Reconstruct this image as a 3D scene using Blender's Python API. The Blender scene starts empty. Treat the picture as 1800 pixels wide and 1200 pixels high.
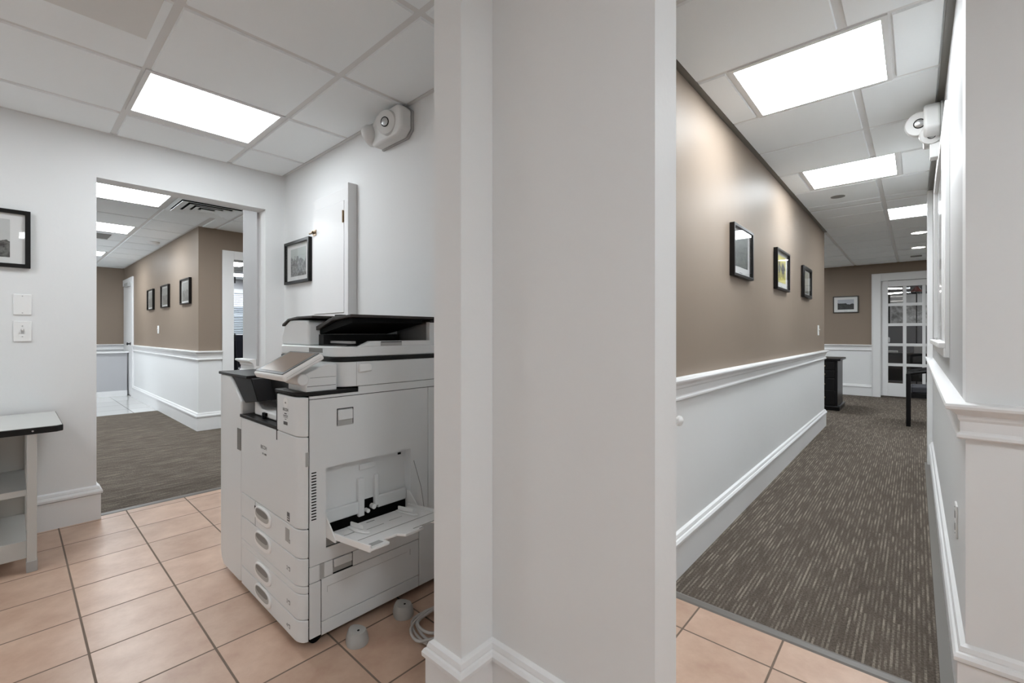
import bpy, bmesh, math, random
from mathutils import Vector, Matrix
random.seed(7)
SC = bpy.context.scene
COL = SC.collection
R = math.radians

# ------------------------------------------------------------------ camera
cd = bpy.data.cameras.new('camera')
cam = bpy.data.objects.new('camera', cd)
COL.objects.link(cam)
cam.location = (0, 0, 1.165)
cam.rotation_euler = (R(90), 0, math.atan2(709, 790.0))
cd.sensor_width = 36.0
cd.lens = 790.0 / 1800 * 36
cd.shift_y = -14.5 / 1800
cd.clip_start = 0.02
cd.clip_end = 200
SC.camera = cam

# ------------------------------------------------------------------ world + exposure
w = bpy.data.worlds.new('world')
SC.world = w
w.use_nodes = True
w.node_tree.nodes['Background'].inputs[0].default_value = (0.86, 0.93, 1.0, 1)
w.node_tree.nodes['Background'].inputs[1].default_value = 1.4
SC.view_settings.view_transform = 'Standard'
SC.view_settings.look = 'None'
SC.view_settings.gamma = 1
SC.view_settings.use_curve_mapping = False
SC.view_settings.exposure = 1.0
S_ROOM, S_UNSEEN, S_HALL, S_CORR, S_LOBBY = 6.0, 12.0, 12.0, 16.0, 21.0       # fluorescent troffers by zone; unseen and lobby ones are added
try:
    SC.cycles.diffuse_bounces = 6
    SC.cycles.max_bounces = 12
except Exception:
    pass
H = 2.44                   # ceiling grid height


# ------------------------------------------------------------------ materials
def mat(name, col=(0.5, 0.5, 0.5), rough=0.6, metal=0.0, spec=0.5, coat=0.0, emit=None, es=0.0, bump=0.0, bscale=300.0):
    m = bpy.data.materials.new(name)
    m.use_nodes = True
    nt = m.node_tree
    p = nt.nodes['Principled BSDF']
    p.inputs['Base Color'].default_value = (*col, 1)
    p.inputs['Roughness'].default_value = rough
    p.inputs['Metallic'].default_value = metal
    p.inputs['Specular IOR Level'].default_value = spec
    p.inputs['Coat Weight'].default_value = coat
    if emit:
        p.inputs['Emission Color'].default_value = (*emit, 1)
        p.inputs['Emission Strength'].default_value = es
    if bump:
        tc = nt.nodes.new('ShaderNodeTexCoord')
        n = nt.nodes.new('ShaderNodeTexNoise')
        n.inputs['Scale'].default_value = bscale
        n.inputs['Detail'].default_value = 3
        b = nt.nodes.new('ShaderNodeBump')
        b.inputs['Strength'].default_value = bump
        b.inputs['Distance'].default_value = 0.002
        nt.links.new(tc.outputs['Object'], n.inputs['Vector'])
        nt.links.new(n.outputs['Fac'], b.inputs['Height'])
        nt.links.new(b.outputs['Normal'], p.inputs['Normal'])
    return m


def two_tone(name, lower, upper, split, rl=0.5, ru=0.5):
    """painted wall: one paint below the rail, another above it"""
    m = mat(name, lower, rl, spec=0.12)
    nt = m.node_tree
    p = nt.nodes['Principled BSDF']
    g = nt.nodes.new('ShaderNodeNewGeometry')
    s = nt.nodes.new('ShaderNodeSeparateXYZ')
    k = nt.nodes.new('ShaderNodeMath'); k.operation = 'GREATER_THAN'; k.inputs[1].default_value = split
    mx = nt.nodes.new('ShaderNodeMix'); mx.data_type = 'RGBA'
    mx.inputs['A'].default_value = (*lower, 1); mx.inputs['B'].default_value = (*upper, 1)
    mr = nt.nodes.new('ShaderNodeMix'); mr.data_type = 'FLOAT'
    mr.inputs['A'].default_value = rl; mr.inputs['B'].default_value = ru
    L = nt.links.new
    L(g.outputs['Position'], s.inputs[0]); L(s.outputs['Z'], k.inputs[0])
    L(k.outputs[0], mx.inputs['Factor']); L(k.outputs[0], mr.inputs['Factor'])
    L(mx.outputs['Result'], p.inputs['Base Color']); L(mr.outputs['Result'], p.inputs['Roughness'])
    n = nt.nodes.new('ShaderNodeTexNoise'); n.inputs['Scale'].default_value = 3.0; n.inputs['Detail'].default_value = 2
    b = nt.nodes.new('ShaderNodeBump'); b.inputs['Strength'].default_value = 0.25; b.inputs['Distance'].default_value = 0.01
    L(g.outputs['Position'], n.inputs['Vector']); L(n.outputs['Fac'], b.inputs['Height']); L(b.outputs['Normal'], p.inputs['Normal'])
    return m


WHITE = (0.792, 0.80, 0.80)
TAUPE = (0.262, 0.208, 0.164)
M = {}
M['wall'] = mat('white_wall_paint', WHITE, 0.6, spec=0.25, bump=0.15, bscale=60)
M['taupe_wall'] = two_tone('taupe_over_white_paint', WHITE, TAUPE, 0.9)
M['grey_wall'] = two_tone('grey_over_white_paint', WHITE, (0.50, 0.50, 0.50), 0.9, ru=0.5)
M['trim'] = mat('white_gloss_trim', (0.80, 0.80, 0.80), 0.42, spec=0.25)
M['tile_c'] = mat('ceiling_tile_white', (0.88, 0.915, 0.93), 0.9, bump=0.3, bscale=500)
M['tee'] = mat('ceiling_grid_grey', (0.72, 0.72, 0.715), 0.5)
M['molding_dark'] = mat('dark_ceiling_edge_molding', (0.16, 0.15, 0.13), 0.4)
for _k, _s in (('lens', S_ROOM), ('lens_unseen', S_UNSEEN), ('lens_hall', S_HALL), ('lens_corr', S_CORR), ('lens_added_lobby', S_LOBBY), ('lens_added_south', 2.2), ('lens_added_southwest', 8.0), ('lens_added_office', 20.0)):  # unseen, lobby, south and back office lenses belong to added panels
    M[_k] = mat('fluorescent_' + _k, (0.9, 0.9, 0.9), 0.4, emit=(0.90, 0.96, 1.0), es=_s)
M['lens_off'] = mat('unlit_lens', (0.72, 0.72, 0.705), 0.6)
M['downlight'] = mat('downlight_glow', (0.9, 0.9, 0.9), 0.4, emit=(1.0, 0.97, 0.92), es=8)
M['plastic'] = mat('white_plastic', (0.755, 0.77, 0.772), 0.38)
M['plastic_b'] = mat('bright_white_plastic', (0.85, 0.85, 0.84), 0.35)
M['plastic_g'] = mat('pale_grey_plastic', (0.40, 0.40, 0.395), 0.45)
M['dark'] = mat('charcoal_plastic', (0.012, 0.0115, 0.0115), 0.42, spec=0.22)
M['dark2'] = mat('dark_brown_plastic', (0.038, 0.032, 0.029), 0.38, spec=0.3)
M['black'] = mat('black_gap', (0.004, 0.004, 0.004), 0.7, spec=0.1)
M['frame'] = mat('black_picture_frame', (0.006, 0.005, 0.0045), 0.35, spec=0.25)
M['grey'] = mat('mid_grey_plastic', (0.20, 0.195, 0.185), 0.5)
M['foot_grey'] = mat('warm_grey_plastic', (0.42, 0.41, 0.39), 0.5)
M['unit'] = mat('emergency_unit_plastic', (0.72, 0.72, 0.71), 0.45, spec=0.3)
M['knob'] = mat('polished_brass', (0.62, 0.50, 0.36), 0.25, metal=0.8)
M['brass'] = mat('aged_brass', (0.30, 0.22, 0.14), 0.35, metal=0.9)
M['steel'] = mat('brushed_steel', (0.5, 0.5, 0.5), 0.3, metal=1)
M['screen'] = mat('touch_screen', (0.27, 0.195, 0.145), 0.2, spec=0.4)
M['wood_dark'] = mat('black_lacquered_wood', (0.003, 0.0025, 0.003), 0.3, spec=0.3)
M['fabric'] = mat('dark_grey_seat_fabric', (0.05, 0.05, 0.058), 0.9, bump=0.5, bscale=900)
M['laminate'] = mat('off_white_laminate', (0.56, 0.56, 0.54), 0.4)
M['cord'] = mat('grey_cable', (0.48, 0.46, 0.44), 0.55)
M['label_g'] = mat('printed_grey', (0.12, 0.12, 0.12), 0.6)
M['mat_board'] = mat('white_mat_board', (0.72, 0.72, 0.71), 0.8)
M['navy'] = mat('navy_leather', (0.010, 0.011, 0.018), 0.3)


def glass_mat(name, tint=(1, 1, 1), f=1.45):
    m = bpy.data.materials.new(name); m.use_nodes = True
    nt = m.node_tree; nt.nodes.clear()
    o = nt.nodes.new('ShaderNodeOutputMaterial')
    t = nt.nodes.new('ShaderNodeBsdfTransparent'); t.inputs[0].default_value = (*tint, 1)
    g = nt.nodes.new('ShaderNodeBsdfGlossy'); g.inputs['Roughness'].default_value = 0.02
    lw = nt.nodes.new('ShaderNodeLayerWeight'); lw.inputs['Blend'].default_value = 0.5
    pw = nt.nodes.new('ShaderNodeMath'); pw.operation = 'POWER'; pw.inputs[1].default_value = 4.0
    fr = nt.nodes.new('ShaderNodeMath'); fr.operation = 'MULTIPLY_ADD'; fr.inputs[1].default_value = 0.42; fr.inputs[2].default_value = 0.025
    nt.links.new(lw.outputs['Facing'], pw.inputs[0]); nt.links.new(pw.outputs[0], fr.inputs[0])
    mx = nt.nodes.new('ShaderNodeMixShader')
    L = nt.links.new
    L(fr.outputs[0], mx.inputs[0]); L(t.outputs[0], mx.inputs[1]); L(g.outputs[0], mx.inputs[2]); L(mx.outputs[0], o.inputs[0])
    return m


M['glass'] = glass_mat('clear_glass')


def floor_tile_mat():
    m = mat('terracotta_tile', (0.5, 0.36, 0.28), 0.38)
    nt = m.node_tree; p = nt.nodes['Principled BSDF']; L = nt.links.new
    N = nt.nodes.new
    g = N('ShaderNodeNewGeometry')
    mp = N('ShaderNodeVectorMath'); mp.operation = 'SUBTRACT'; mp.inputs[1].default_value = (-0.373 - 0.3105 * 40, 0.505 - 0.316 * 40, 0)
    dv = N('ShaderNodeVectorMath'); dv.operation = 'DIVIDE'; dv.inputs[1].default_value = (0.3105, 0.316, 1)
    fl = N('ShaderNodeVectorMath'); fl.operation = 'FLOOR'
    fc = N('ShaderNodeVectorMath'); fc.operation = 'FRACTION'
    L(g.outputs['Position'], mp.inputs[0]); L(mp.outputs[0], dv.inputs[0]); L(dv.outputs[0], fl.inputs[0]); L(dv.outputs[0], fc.inputs[0])
    s = N('ShaderNodeSeparateXYZ'); L(fc.outputs[0], s.inputs[0])

    def edge(ax):
        a = N('ShaderNodeMath'); a.operation = 'SUBTRACT'; a.inputs[1].default_value = 0.5; L(s.outputs[ax], a.inputs[0])
        b = N('ShaderNodeMath'); b.operation = 'ABSOLUTE'; L(a.outputs[0], b.inputs[0])
        return b
    mxx = N('ShaderNodeMath'); mxx.operation = 'MAXIMUM'; L(edge('X').outputs[0], mxx.inputs[0]); L(edge('Y').outputs[0], mxx.inputs[1])
    gr = N('ShaderNodeMapRange'); gr.inputs['From Min'].default_value = 0.487; gr.inputs['From Max'].default_value = 0.4915
    L(mxx.outputs[0], gr.inputs['Value'])
    # per tile tone
    wn = N('ShaderNodeTexWhiteNoise'); wn.noise_dimensions = '3D'; L(fl.outputs[0], wn.inputs['Vector'])
    off = N('ShaderNodeVectorMath'); off.operation = 'ADD'
    sc = N('ShaderNodeVectorMath'); sc.operation = 'SCALE'; sc.inputs['Scale'].default_value = 7; L(wn.outputs['Color'], sc.inputs[0])
    L(g.outputs['Position'], off.inputs[0]); L(sc.outputs[0], off.inputs[1])
    n1 = N('ShaderNodeTexNoise'); n1.inputs['Scale'].default_value = 7; n1.inputs['Detail'].default_value = 6; n1.inputs['Roughness'].default_value = 0.62
    L(off.outputs[0], n1.inputs['Vector'])
    cr = N('ShaderNodeValToRGB')
    e = cr.color_ramp.elements
    e[0].position = 0.3; e[0].color = (0.47, 0.300, 0.215, 1)
    e[1].position = 0.7; e[1].color = (0.62, 0.440, 0.330, 1)
    L(n1.outputs['Fac'], cr.inputs[0])
    hs = N('ShaderNodeHueSaturation')
    v = N('ShaderNodeMapRange'); v.inputs['To Min'].default_value = 0.93; v.inputs['To Max'].default_value = 1.06
    L(wn.outputs['Value'], v.inputs['Value']); L(v.outputs[0], hs.inputs['Value']); L(cr.outputs[0], hs.inputs['Color'])
    mx = N('ShaderNodeMix'); mx.data_type = 'RGBA'; mx.inputs['B'].default_value = (0.17, 0.125, 0.095, 1)
    L(gr.outputs[0], mx.inputs['Factor']); L(hs.outputs[0], mx.inputs['A']); L(mx.outputs['Result'], p.inputs['Base Color'])
    ro = N('ShaderNodeMapRange'); ro.inputs['To Min'].default_value = 0.36; ro.inputs['To Max'].default_value = 0.85
    L(gr.outputs[0], ro.inputs['Value']); L(ro.outputs[0], p.inputs['Roughness'])
    inv = N('ShaderNodeMath'); inv.operation = 'MULTIPLY_ADD'; inv.inputs[1].default_value = -1.0
    L(gr.outputs[0], inv.inputs[0])
    sm = N('ShaderNodeMath'); sm.operation = 'MULTIPLY'; sm.inputs[1].default_value = 0.35; L(n1.outputs['Fac'], sm.inputs[0]); L(sm.outputs[0], inv.inputs[2])
    b = N('ShaderNodeBump'); b.inputs['Strength'].default_value = 0.6; b.inputs['Distance'].default_value = 0.002
    L(inv.outputs[0], b.inputs['Height']); L(b.outputs[0], p.inputs['Normal'])
    return m


def carpet_mat():
    m = mat('striped_loop_carpet', (0.1, 0.09, 0.08), 0.95, spec=0.15)
    nt = m.node_tree; p = nt.nodes['Principled BSDF']; L = nt.links.new; N = nt.nodes.new
    g = N('ShaderNodeNewGeometry')
    s = N('ShaderNodeSeparateXYZ'); L(g.outputs['Position'], s.inputs[0])

    def math_(op, a, b=None):
        n = N('ShaderNodeMath'); n.operation = op
        for i, v in enumerate((a, b)):
            if v is None:
                continue
            if isinstance(v, (int, float)):
                n.inputs[i].default_value = v
            else:
                L(v, n.inputs[i])
        return n.outputs[0]
    col = math_('FLOOR', math_('DIVIDE', s.outputs['X'], 0.25))          # planks 25 cm wide
    shift = math_('MULTIPLY', col, 0.37)
    row = math_('FLOOR', math_('DIVIDE', math_('ADD', s.outputs['Y'], shift), 1.0))
    seed = math_('ADD', math_('MULTIPLY', col, 3.7), math_('MULTIPLY', row, 11.3))
    ys = math_('ADD', s.outputs['Y'], seed)
    rowi = math_('FLOOR', math_('DIVIDE', s.outputs['X'], 0.0075))
    cv = N('ShaderNodeCombineXYZ')
    L(math_('MULTIPLY', rowi, 5.37), cv.inputs[0]); L(math_('MULTIPLY', ys, 6.5), cv.inputs[1]); L(seed, cv.inputs[2])
    n1 = N('ShaderNodeTexNoise'); n1.inputs['Scale'].default_value = 1; n1.inputs['Detail'].default_value = 1; n1.inputs['Roughness'].default_value = 0.5
    L(cv.outputs[0], n1.inputs['Vector'])
    odd = math_('ABSOLUTE', math_('MODULO', rowi, 2.0))
    st = N('ShaderNodeMapRange'); st.inputs['From Min'].default_value = 0.34; st.inputs['From Max'].default_value = 0.70; L(n1.outputs['Fac'], st.inputs['Value'])
    streak = math_('MULTIPLY', odd, st.outputs[0])
    # short loops along the rows
    cv2 = N('ShaderNodeCombineXYZ')
    L(math_('MULTIPLY', s.outputs['X'], 150.0), cv2.inputs[0]); L(math_('MULTIPLY', s.outputs['Y'], 110.0), cv2.inputs[1])
    n2 = N('ShaderNodeTexNoise'); n2.inputs['Scale'].default_value = 1; n2.inputs['Detail'].default_value = 2
    L(cv2.outputs[0], n2.inputs['Vector'])
    cv3 = N('ShaderNodeCombineXYZ')
    L(math_('MULTIPLY', s.outputs['X'], 9.0), cv3.inputs[0]); L(math_('MULTIPLY', ys, 3.0), cv3.inputs[1])
    n3 = N('ShaderNodeTexNoise'); n3.inputs['Scale'].default_value = 1; n3.inputs['Detail'].default_value = 2
    L(cv3.outputs[0], n3.inputs['Vector'])
    f = math_('ADD', math_('MULTIPLY', streak, 0.34), math_('MULTIPLY', n2.outputs['Fac'], 0.62))
    f = math_('ADD', f, math_('MULTIPLY', n3.outputs['Fac'], 0.16))
    cr = N('ShaderNodeValToRGB'); L(f, cr.inputs[0])
    e = cr.color_ramp.elements
    e[0].position = 0.20; e[0].color = (0.055, 0.044, 0.035, 1)
    e[1].position = 1.0; e[1].color = (0.40, 0.35, 0.29, 1)
    k = e.new(0.52); k.color = (0.130, 0.107, 0.087, 1)
    L(cr.outputs[0], p.inputs['Base Color'])
    b = N('ShaderNodeBump'); b.inputs['Strength'].default_value = 0.7; b.inputs['Distance'].default_value = 0.003
    L(f, b.inputs['Height']); L(b.outputs[0], p.inputs['Normal'])
    return m


def marble_mat():
    m = mat('pale_polished_tile', (0.62, 0.62, 0.60), 0.15)
    nt = m.node_tree; p = nt.nodes['Principled BSDF']; L = nt.links.new; N = nt.nodes.new
    g = N('ShaderNodeNewGeometry')
    br = N('ShaderNodeTexBrick'); br.offset = 0.0
    br.inputs['Color1'].default_value = (0.60, 0.60, 0.585, 1); br.inputs['Color2'].default_value = (0.66, 0.66, 0.65, 1)
    br.inputs['Mortar'].default_value = (0.33, 0.32, 0.31, 1)
    br.inputs['Scale'].default_value = 1.0; br.inputs['Mortar Size'].default_value = 0.006
    br.inputs['Brick Width'].default_value = 0.6; br.inputs['Row Height'].default_value = 0.6
    L(g.outputs['Position'], br.inputs['Vector']); L(br.outputs['Color'], p.inputs['Base Color'])
    return m


def photo_mat(name, sky, mid, darkc, horizon=0.0, scale=25.0, seed=0.0, amt=0.06):
    """a black and white (or tinted) photograph: pale top, dark broken masses below a ragged line (local z = picture height)"""
    m = mat(name, mid, 0.4)
    nt = m.node_tree; p = nt.nodes['Principled BSDF']; L = nt.links.new; N = nt.nodes.new
    tc = N('ShaderNodeTexCoord')
    ad = N('ShaderNodeVectorMath'); ad.operation = 'ADD'; ad.inputs[1].default_value = (seed, seed * 0.7, 0)
    L(tc.outputs['Object'], ad.inputs[0])
    n1 = N('ShaderNodeTexNoise'); n1.inputs['Scale'].default_value = scale; n1.inputs['Detail'].default_value = 5
    L(ad.outputs[0], n1.inputs['Vector'])
    s = N('ShaderNodeSeparateXYZ'); L(tc.outputs['Object'], s.inputs[0])
    a = N('ShaderNodeMath'); a.operation = 'MULTIPLY_ADD'; a.inputs[1].default_value = -amt * 2; a.inputs[2].default_value = amt
    L(n1.outputs['Fac'], a.inputs[0])
    b = N('ShaderNodeMath'); b.operation = 'ADD'; L(a.outputs[0], b.inputs[0]); L(s.outputs['Z'], b.inputs[1])
    cmp_ = N('ShaderNodeMath'); cmp_.operation = 'GREATER_THAN'; cmp_.inputs[1].default_value = horizon; L(b.outputs[0], cmp_.inputs[0])
    n2 = N('ShaderNodeTexNoise'); n2.inputs['Scale'].default_value = scale * 2.2; n2.inputs['Detail'].default_value = 6; n2.inputs['Roughness'].default_value = 0.7
    L(ad.outputs[0], n2.inputs['Vector'])
    cr = N('ShaderNodeValToRGB'); L(n2.outputs['Fac'], cr.inputs[0])
    e = cr.color_ramp.elements
    e[0].position = 0.4; e[0].color = (*darkc, 1); e[1].position = 0.62; e[1].color = (*mid, 1)
    mx = N('ShaderNodeMix'); mx.data_type = 'RGBA'; mx.inputs['B'].default_value = (*sky, 1)
    L(cmp_.outputs[0], mx.inputs['Factor']); L(cr.outputs[0], mx.inputs['A']); L(mx.outputs['Result'], p.inputs['Base Color'])
    return m


M['floor_tile'] = floor_tile_mat()
M['carpet'] = carpet_mat()
M['marble'] = marble_mat()


# ------------------------------------------------------------------ mesh helpers
class MB:
    def __init__(s):
        s.v = []; s.f = []; s.mi = []

    def add(s, vs, fs, mi=0):
        o = len(s.v)
        s.v += [tuple(v) for v in vs]
        for f in fs:
            s.f.append([i + o for i in f]); s.mi.append(mi)
        return s

    def box(s, x0, x1, y0, y1, z0, z1, mi=0):
        x0, x1 = sorted((x0, x1)); y0, y1 = sorted((y0, y1)); z0, z1 = sorted((z0, z1))
        vs = [(x, y, z) for z in (z0, z1) for y in (y0, y1) for x in (x0, x1)]
        return s.add(vs, [(0, 2, 3, 1), (4, 5, 7, 6), (0, 1, 5, 4), (2, 6, 7, 3), (0, 4, 6, 2), (1, 3, 7, 5)], mi)

    def prism(s, pts, axis, a, b, mi=0):
        """polygon pts (2D) extruded along axis from a to b; 2D coords are the other two axes in order"""
        a, b = sorted((a, b))
        n = len(pts)

        def P(p, t):
            if axis == 'x': return (t, p[0], p[1])
            if axis == 'y': return (p[0], t, p[1])
            return (p[0], p[1], t)
        vs = [P(p, a) for p in pts] + [P(p, b) for p in pts]
        fs = [tuple(range(n)), tuple(range(2 * n - 1, n - 1, -1))]
        for i in range(n):
            j = (i + 1) % n
            fs.append((i, i + n, j + n, j))
        return s.add(vs, fs, mi)

    def cyl(s, p0, p1, r0, r1=None, n=24, mi=0):
        r1 = r0 if r1 is None else r1
        p0 = Vector(p0); p1 = Vector(p1); d = (p1 - p0).normalized()
        u = d.orthogonal().normalized(); w_ = d.cross(u)
        vs = []
        for p, r in ((p0, r0), (p1, r1)):
            for k in range(n):
                a = 2 * math.pi * k / n
                vs.append(p + u * math.cos(a) * r + w_ * math.sin(a) * r)
        fs = [tuple(range(n))[::-1], tuple(range(n, 2 * n))]
        for k in range(n):
            j = (k + 1) % n
            fs.append((k, j, j + n, k + n))
        return s.add(vs, fs, mi)

    def lathe(s, prof, base, axis, n=32, mi=0):
        """prof = [(radius, height)] revolved about axis through base"""
        base = Vector(base); d = Vector(axis).normalized(); u = d.orthogonal().normalized(); w_ = d.cross(u)
        vs = []
        for r, h in prof:
            for k in range(n):
                a = 2 * math.pi * k / n
                vs.append(base + d * h + (u * math.cos(a) + w_ * math.sin(a)) * max(r, 1e-5))
        fs = []
        for i in range(len(prof) - 1):
            for k in range(n):
                j = (k + 1) % n
                fs.append((i * n + k, i * n + j, (i + 1) * n + j, (i + 1) * n + k))
        fs.append(tuple(range(n))[::-1]); fs.append(tuple(range((len(prof) - 1) * n, len(prof) * n)))
        return s.add(vs, fs, mi)

    def tube(s, pts, r, n=10, mi=0):
        pts = [Vector(p) for p in pts]
        m = len(pts); vs = []; u = None
        for i, p in enumerate(pts):
            d = (pts[min(i + 1, m - 1)] - pts[max(i - 1, 0)]).normalized()
            if u is None:
                u = d.orthogonal().normalized()
            u = (u - d * u.dot(d)).normalized(); w_ = d.cross(u)
            for k in range(n):
                a = 2 * math.pi * k / n
                vs.append(p + (u * math.cos(a) + w_ * math.sin(a)) * r)
        fs = [tuple(range(n))[::-1], tuple(range((m - 1) * n, m * n))]
        for i in range(m - 1):
            for k in range(n):
                j = (k + 1) % n
                fs.append((i * n + k, i * n + j, (i + 1) * n + j, (i + 1) * n + k))
        return s.add(vs, fs, mi)

    def sweep(s, prof, path, mi=0):
        """moulding: prof = [(out, z)] closed section, path = plan polyline; 'out' is to the right of travel, mitred corners"""
        n = len(prof); m = len(path); vs = []
        P = [Vector((p[0], p[1])) for p in path]
        for i in range(m):
            dirs = []
            if i > 0: dirs.append((P[i] - P[i - 1]).normalized())
            if i < m - 1: dirs.append((P[i + 1] - P[i]).normalized())
            ns = [Vector((d.y, -d.x)) for d in dirs]
            if len(ns) == 2:
                nn = ns[0] + ns[1]
                nn = nn / max(1e-6, nn.dot(ns[0]))
            else:
                nn = ns[0]
            for o, z in prof:
                q = P[i] + nn * o
                vs.append((q.x, q.y, z))
        fs = [tuple(range(n)), tuple(range(m * n - 1, (m - 1) * n - 1, -1))]
        for i in range(m - 1):
            for k in range(n):
                j = (k + 1) % n
                fs.append((i * n + k, (i + 1) * n + k, (i + 1) * n + j, i * n + j))
        return s.add(vs, fs, mi)

    def build(s, name, mats, parent=None, bevel=0.0, smooth=False, seg=2, loc=None):
        me = bpy.data.meshes.new(name)
        me.from_pydata(s.v, [], s.f)
        if not isinstance(mats, (list, tuple)):
            mats = [mats]
        for m_ in mats:
            me.materials.append(m_)
        for p, k in zip(me.polygons, s.mi):
            p.material_index = k
        bm = bmesh.new(); bm.from_mesh(me)
        bmesh.ops.recalc_face_normals(bm, faces=bm.faces)
        bm.to_mesh(me); bm.free()
        o = bpy.data.objects.new(name, me)
        COL.objects.link(o)
        if parent:
            o.parent = parent
        if loc:
            o.location = loc
        if bevel:
            b = o.modifiers.new('bevel', 'BEVEL'); b.width = bevel; b.segments = seg; b.limit_method = 'ANGLE'; b.angle_limit = R(40)
        if smooth or bevel:
            for p in me.polygons:
                p.use_smooth = True
            try:
                me.set_sharp_from_angle(angle=R(40))
            except Exception:
                pass
        return o


def struct(o):
    o['kind'] = 'structure'
    return o


def tag(o, label, cat, group=None):
    o['label'] = label; o['category'] = cat
    if group: o['group'] = group
    return o


def thing(name, label, cat, loc=(0, 0, 0), rz=0.0, group=None):
    o = bpy.data.objects.new(name, None)
    COL.objects.link(o)
    o.location = loc; o.rotation_euler = (0, 0, rz); o.empty_display_size = 0.05
    return tag(o, label, cat, group)


def text_mesh(name, body, size, m_, parent, loc, rot, align='CENTER'):
    c = bpy.data.curves.new(name, 'FONT'); c.body = body; c.size = size; c.align_x = align; c.extrude = 0.0002
    t = bpy.data.objects.new(name + '_tmp', c); COL.objects.link(t)
    me = bpy.data.meshes.new_from_object(t)
    bpy.data.objects.remove(t)
    me.materials.clear(); me.materials.append(m_)
    o = bpy.data.objects.new(name, me); COL.objects.link(o)
    o.parent = parent; o.location = loc; o.rotation_euler = rot
    return o


def B(name, m_, x0, x1, y0, y1, z0, z1, parent=None, bevel=0.0, seg=2):
    return MB().box(x0, x1, y0, y1, z0, z1).build(name, m_, parent, bevel=bevel, seg=seg)


# ================================================================== STRUCTURE
# floors
struct(B('floor', M['floor_tile'], -3.90, 2.1, -2.6, 1.985, -0.06, 0.0))
f = MB().box(-0.98, 0.24, 1.985, 10.7, -0.06, 0.002).box(-2.8, -0.98, 6.7, 10.7, -0.06, 0.002).box(0.24, 2.8, 5.4, 10.7, -0.06, 0.002)
struct(f.build('floor_hall_carpet', M['carpet']))
f = MB().box(-8.5, -3.90, -1.2, 4.2, -0.06, 0.002)
struct(f.build('floor_corridor_carpet', M['carpet']))
struct(B('floor_corridor_tile', M['marble'], -11.8, -8.5, -1.2, 1.62, -0.06, 0.0))
struct(B('floor_office', M['carpet'], -12.4, -6.52, 1.62, 6.0, -0.06, 0.0))
struct(B('floor_back_office', M['carpet'], -2.8, 2.8, 10.7, 14.2, -0.06, 0.0))
# transition strips
M['strip'] = mat('grey_vinyl_strip', (0.165, 0.15, 0.135), 0.45)
struct(MB().prism([(1.955, 0.0), (1.962, 0.005), (1.985, 0.009), (1.998, 0.006), (1.998, 0.0)], 'x', -0.855, 0.115).build('trim_1', M['strip']))
struct(MB().prism([(-3.905, 0.0), (-3.905, 0.006), (-3.885, 0.008), (-3.868, 0.004), (-3.862, 0.0)], 'y', 0.36, 1.33).build('trim_2', M['strip']))
struct(B('trim_3', M['strip'], 0.062, 0.098, 2.0, 5.5, 0.0, 0.004))


# walls of the copier room
def W(name, m_, *boxes):
    b = MB()
    for q in boxes: b.box(*q)
    return struct(b.build(name, M[m_]))


T = H + 0.06
W('wall_west', 'wall', (-3.97, -3.83, -2.4, 0.358, 0, T), (-3.97, -3.83, 0.358, 1.345, 2.145, T), (-3.97, -3.83, 1.345, 1.49, 0, T))
W('wall_copier', 'wall', (-3.83, -0.99, 1.49, 1.62, 0, T))
W('wall_return', 'grey_wall', (-4.30, -3.97, 1.33, 1.62, 0, T))
W('wall_partition', 'wall', (-1.116, -0.99, 0.88, 1.49, 0, T), (-0.99, -0.455, 1.010, 1.135, 0, T))
W('wall_hall_left', 'taupe_wall', (-0.99, -0.855, 1.135, 6.85, 0, T))
W('wall_hall_left_end', 'taupe_wall', (-2.6, -0.99, 6.72, 6.85, 0, T))
W('wall_hall_right', 'grey_wall', (0.115, 0.24, 2.08, 5.60, 0, T))
W('wall_right', 'wall', (0.115, 2.0, 1.96, 2.08, 0, T))
W('wall_south', 'wall', (-3.97, 2.0, -2.5, -2.4, 0, T))
W('wall_east', 'wall', (1.9, 2.0, -2.4, 1.96, 0, T))
W('wall_lobby_east', 'taupe_wall', (2.6, 2.72, 5.5, 10.7, 0, T))
W('wall_lobby_south', 'taupe_wall', (0.24, 2.72, 5.48, 5.60, 0, T))
W('wall_lobby_west', 'taupe_wall', (-2.72, -2.6, 6.72, 10.7, 0, T))
W('wall_hall_end', 'taupe_wall', (-2.72, -0.48, 10.60, 10.72, 0, T), (-0.48, 0.55, 10.60, 10.72, 2.14, T), (0.55, 2.72, 10.60, 10.72, 0, T))
# corridor beyond the opening
W('wall_gallery', 'taupe_wall', (-11.8, -6.36, 1.49, 1.62, 0, T))
W('wall_corridor_east', 'taupe_wall', (-6.48, -6.36, 1.62, 1.86, 0, T), (-6.48, -6.36, 1.86, 2.76, 2.13, T), (-6.48, -6.36, 2.76, 4.2, 0, T))
W('wall_corridor_end', 'taupe_wall', (-11.8, -11.6, -1.2, 1.49, 0, T))
W('wall_corridor_south', 'taupe_wall', (-11.8, -10.2, -1.2, -1.08, 0, T), (-7.4, -3.97, -1.2, -1.08, 0, T), (-10.2, -7.4, -1.2, -1.08, 0, 0.55), (-10.2, -7.4, -1.2, -1.08, 2.25, T))
W('wall_corridor_north', 'taupe_wall', (-6.36, -3.97, 4.1, 4.2, 0, T), (-4.1, -3.97, 1.62, 4.1, 0, T))
M['low_wall'] = mat('flat_grey_paint', (0.44, 0.44, 0.455), 0.6)
W('wall_low', 'low_wall', (-11.12, -11.0, -1.08, 1.45, 0, 0.80))
struct(B('trim_4', M['trim'], -11.17, -10.95, -1.08, 1.47, 0.80, 0.825))
struct(B('trim_5', M['trim'], -11.0, -10.98, -1.08, 1.45, 0.0, 0.10))
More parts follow.
